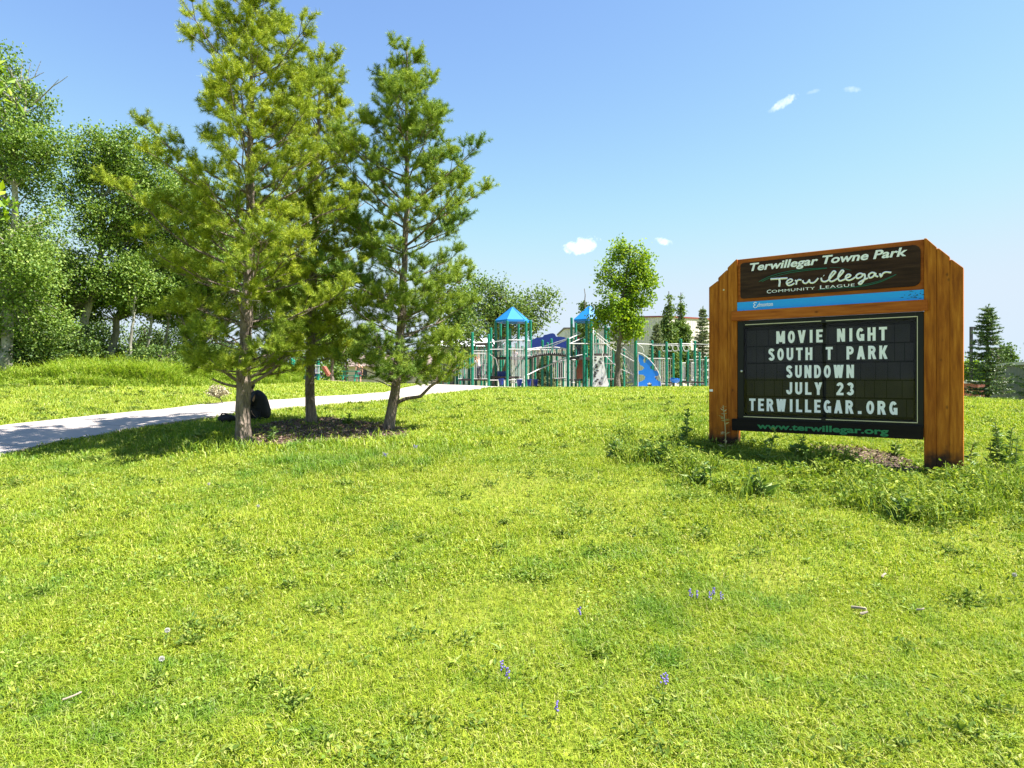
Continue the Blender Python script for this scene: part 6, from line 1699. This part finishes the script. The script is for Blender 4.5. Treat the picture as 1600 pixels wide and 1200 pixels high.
# ------------------------------------------------------------------ weeds, flowers and litter in the grass
M_STEM = paint('weed stem', (0.16, 0.22, 0.05), 0.7, 0.15); M_STEMD = paint('dry pale stem', (0.45, 0.38, 0.20), 0.8, 0.1)
M_PURP = paint('purple blossom', (0.17, 0.13, 0.42), 0.6, 0.2); M_FLUFF = paint('dandelion fluff', (0.55, 0.54, 0.50), 0.9, 0.03); M_TWIG = paint('pale dry wood', (0.30, 0.25, 0.19), 0.85, 0.15, 30)
M_WLEAF = leafmat('thistle leaves', [(0.0, (0.06, 0.13, 0.025)), (0.6, (0.13, 0.22, 0.04)), (1.0, (0.28, 0.34, 0.09))], 0.3, (1.1, 1.1, 0.5), 0.03)
M_WDRY = leafmat('dry leaves', [(0.0, (0.35, 0.34, 0.14)), (1.0, (0.60, 0.55, 0.28))], 0.3, (1, 1, .6), 0.02)
def weed(label, px, py_base, py_top, lean=0.0, stems=1, seed=1, dry=False, bushy=0.5, name='weed'):
    rng = np.random.default_rng(seed); g = GP(px, py_base); Y = g[1]; H = (py_base - py_top) / F * Y
    t = thing(name, label, 'weed', tuple(g)); sb = MB(); P, D, Ls = [], [], []
    for k in range(stems):
        h_ = H * (1 if k == 0 else rng.uniform(.55, .95)); x = 0 if k == 0 else rng.normal(0, .05); y = 0 if k == 0 else rng.normal(0, .05)
        e = np.array([x + lean * h_ + rng.normal(0, .03), y + rng.normal(0, .03), h_]); C_ = curve_pts((x, y, -.03), e, rng.normal(0, .02, 3), 8)
        sb.tube(C_, np.linspace(.008, .004, 8), 5)
        n = int(h_ / (0.011 if not dry else .02))
        for i in range(n):
            u = rng.uniform(.04, 1); p = np.array([np.interp(u, np.linspace(0, 1, 8), C_[:, q_]) for q_ in range(3)])
            a = rng.uniform(0, 6.28); P.append(p); D.append((cos(a), sin(a), rng.uniform(-.1, .9))); Ls.append((.055 + bushy * .15 * (1 - u) ** 1.2) * rng.uniform(.6, 1.2))
    sb.build('stem', M_STEMD if dry else M_STEM, t)
    lb = MB(); P, D, Ls = np.array(P), np.array(D), np.array(Ls); leafcards(lb, P, D, rdir(len(P), 1), Ls, Ls * (.42 if not dry else .3))
    lb.build('leaves', M_WDRY if dry else M_WLEAF, t)
weed('tall single stemmed weed standing left of the notice board', 1070, 706, 640, .05, 2, 1)
weed('pale dry weed stem rising in front of the left board post', 1134, 703, 634, -.08, 1, 2, True)
weed('leafy thistle growing below the first letters of the web address', 1197, 722, 668, .02, 2, 3)
weed('bushy thistle to the right of the notice board, with the tallest spikes', 1556, 738, 660, .02, 4, 4)
weed('spiky thistle at the right edge of the photo', 1577, 744, 668, .05, 3, 5)
weed('thin weed close beside the right post of the notice board', 1525, 745, 690, 0, 1, 6)
weed('low bushy weed at the left tip of the weed patch', 968, 714, 685, 0, 3, 7, False, .7)
weed('broad leafy weed in the weed patch left of the board', 1010, 722, 682, 0, 3, 8, False, .7)
weed('low leafy weed near the foot of the left post', 1048, 726, 690, 0, 3, 9, False, .7)
weed('dark grassy clump in front of the left post', 1105, 760, 722, 0, 4, 10, False, .8)
weed('large leafy dock plant in front of the board, centre of the weeds', 1185, 775, 730, 0, 5, 11, False, 1.0)
weed('low dock plant at the front edge of the weeds', 1410, 815, 775, 0, 4, 12, False, 1.0)
weed('leafy weed under the middle of the web address board', 1240, 712, 684, 0, 3, 13, False, .8)
weed('leafy weed half hiding the soil patch under the board', 1395, 712, 690, 0, 3, 14, False, .8)
weed('green weed tuft by the foot of the thick pine trunk', 318, 694, 664, 0, 5, 15, False, .8)
weed('green weed tuft just right of the thick pine trunk', 425, 690, 668, 0, 4, 16, False, .8)
weed('leafy weed at the edge of the mulch between the pines', 545, 664, 644, 0, 4, 17, False, .8)
def flower(label, px, py, k, seed):
    rng = np.random.default_rng(seed); g = GP(px, py + 8); t = thing('wildflower', label, 'flower', tuple(g), group='purple vetch flowers in the lawn')
    sb = MB(); pb = MB()
    for i in range(k):
        x, y = rng.normal(0, .03, 2); h_ = rng.uniform(.05, .085); sb.tube([(x, y, -.01), (x + .01, y, h_)], .0018, 4)
        for q_ in range(9): pb.ball((x + .01 + rng.normal(0, .006), y + rng.normal(0, .006), h_ + .005 * q_ - .01), .0048, 6, 4)
    sb.build('stem', M_STEM, t); pb.build('blossom', M_PURP, t)
for i, (px, py, k, lab) in enumerate([(1083, 942, 2, 'purple vetch spike, left one in the dark green patch of lawn'), (1117, 942, 3, 'purple vetch spikes, right ones in the dark green patch of lawn'), (787, 1072, 2, 'purple vetch flower low in the middle of the lawn'),
                                      (1037, 1077, 2, 'single purple vetch flower nearest the bottom right of the dark patch'), (850, 1127, 1, 'purple vetch flower at the bottom edge of the lawn'), (906, 970, 1, 'pale purple flower left of the dark green patch'),
                                      (650, 700, 3, 'purple vetch in the lush strip before the pines, right end'), (600, 712, 3, 'purple vetch in the lush strip before the pines, middle')]):
    flower(lab, px, py, k, 40 + i)
def puff(label, px, py, seed):
    rng = np.random.default_rng(seed); g = GP(px, py + 10); t = thing('dandelion_clock', label, 'dandelion', tuple(g), group='dandelion seed heads in the lawn')
    sb = MB(); sb.tube([(0, 0, -.01), (.008, 0, .075)], .002, 5); sb.build('stem', M_STEM, t)
    fb = MB(); n = 260; d = rng.normal(size=(n, 3)); d /= np.linalg.norm(d, axis=1)[:, None]
    leafcards(fb, np.array([.008, 0, .088]) + d * .004, d, rdir(n), .011, .0025); fb.build('seed_head', M_FLUFF, t)
for i, (px, py, lab) in enumerate([(1583, 911, 'white dandelion seed head near the right edge of the lawn'), (325, 760, 'white dandelion seed head below the thick pine trunk'), (259, 1005, 'small white dandelion seed head in the left foreground'), (250, 1050, 'pale dandelion seed head lowest in the left foreground'),
                                   (402, 797, 'pale dandelion seed head in the lawn below the mulch bed')]): puff(lab, px, py, 60 + i)
def stick(label, px, py, L, az, seed, r=.009):
    rng = np.random.default_rng(seed); g = GP(px, py); t = thing('stick', label, 'stick', (g[0], g[1], g[2] + .035), az)
    b = MB(); b.tube(curve_pts((-L / 2, 0, 0), (L / 2, 0, .015), rng.normal(0, .003, 3), 6), np.linspace(r, r * .7, 6), 7); b.build('branch', M_TWIG, t)
    b = MB(); b.tube([(L * .25, 0, .008), (L * .42, .012, .014)], [r * .6, r * .3], 5); b.build('twig', M_TWIG, t)
stick('pale broken stick lying in the lawn below the notice board', 1342, 962, .085, radians(-55), 1)
stick('short pale stick end beside the longer broken stick', 1350, 972, .04, radians(-10), 2)
stick('pale wood chip in the lawn right of the sticks', 1438, 963, .035, radians(-35), 3, .006)
stick('pale wood chip in the lawn above the sticks', 1381, 910, .045, radians(30), 4, .008)
stick('dry twig lying in the lawn at the bottom left', 113, 1108, .07, radians(35), 5, .005)
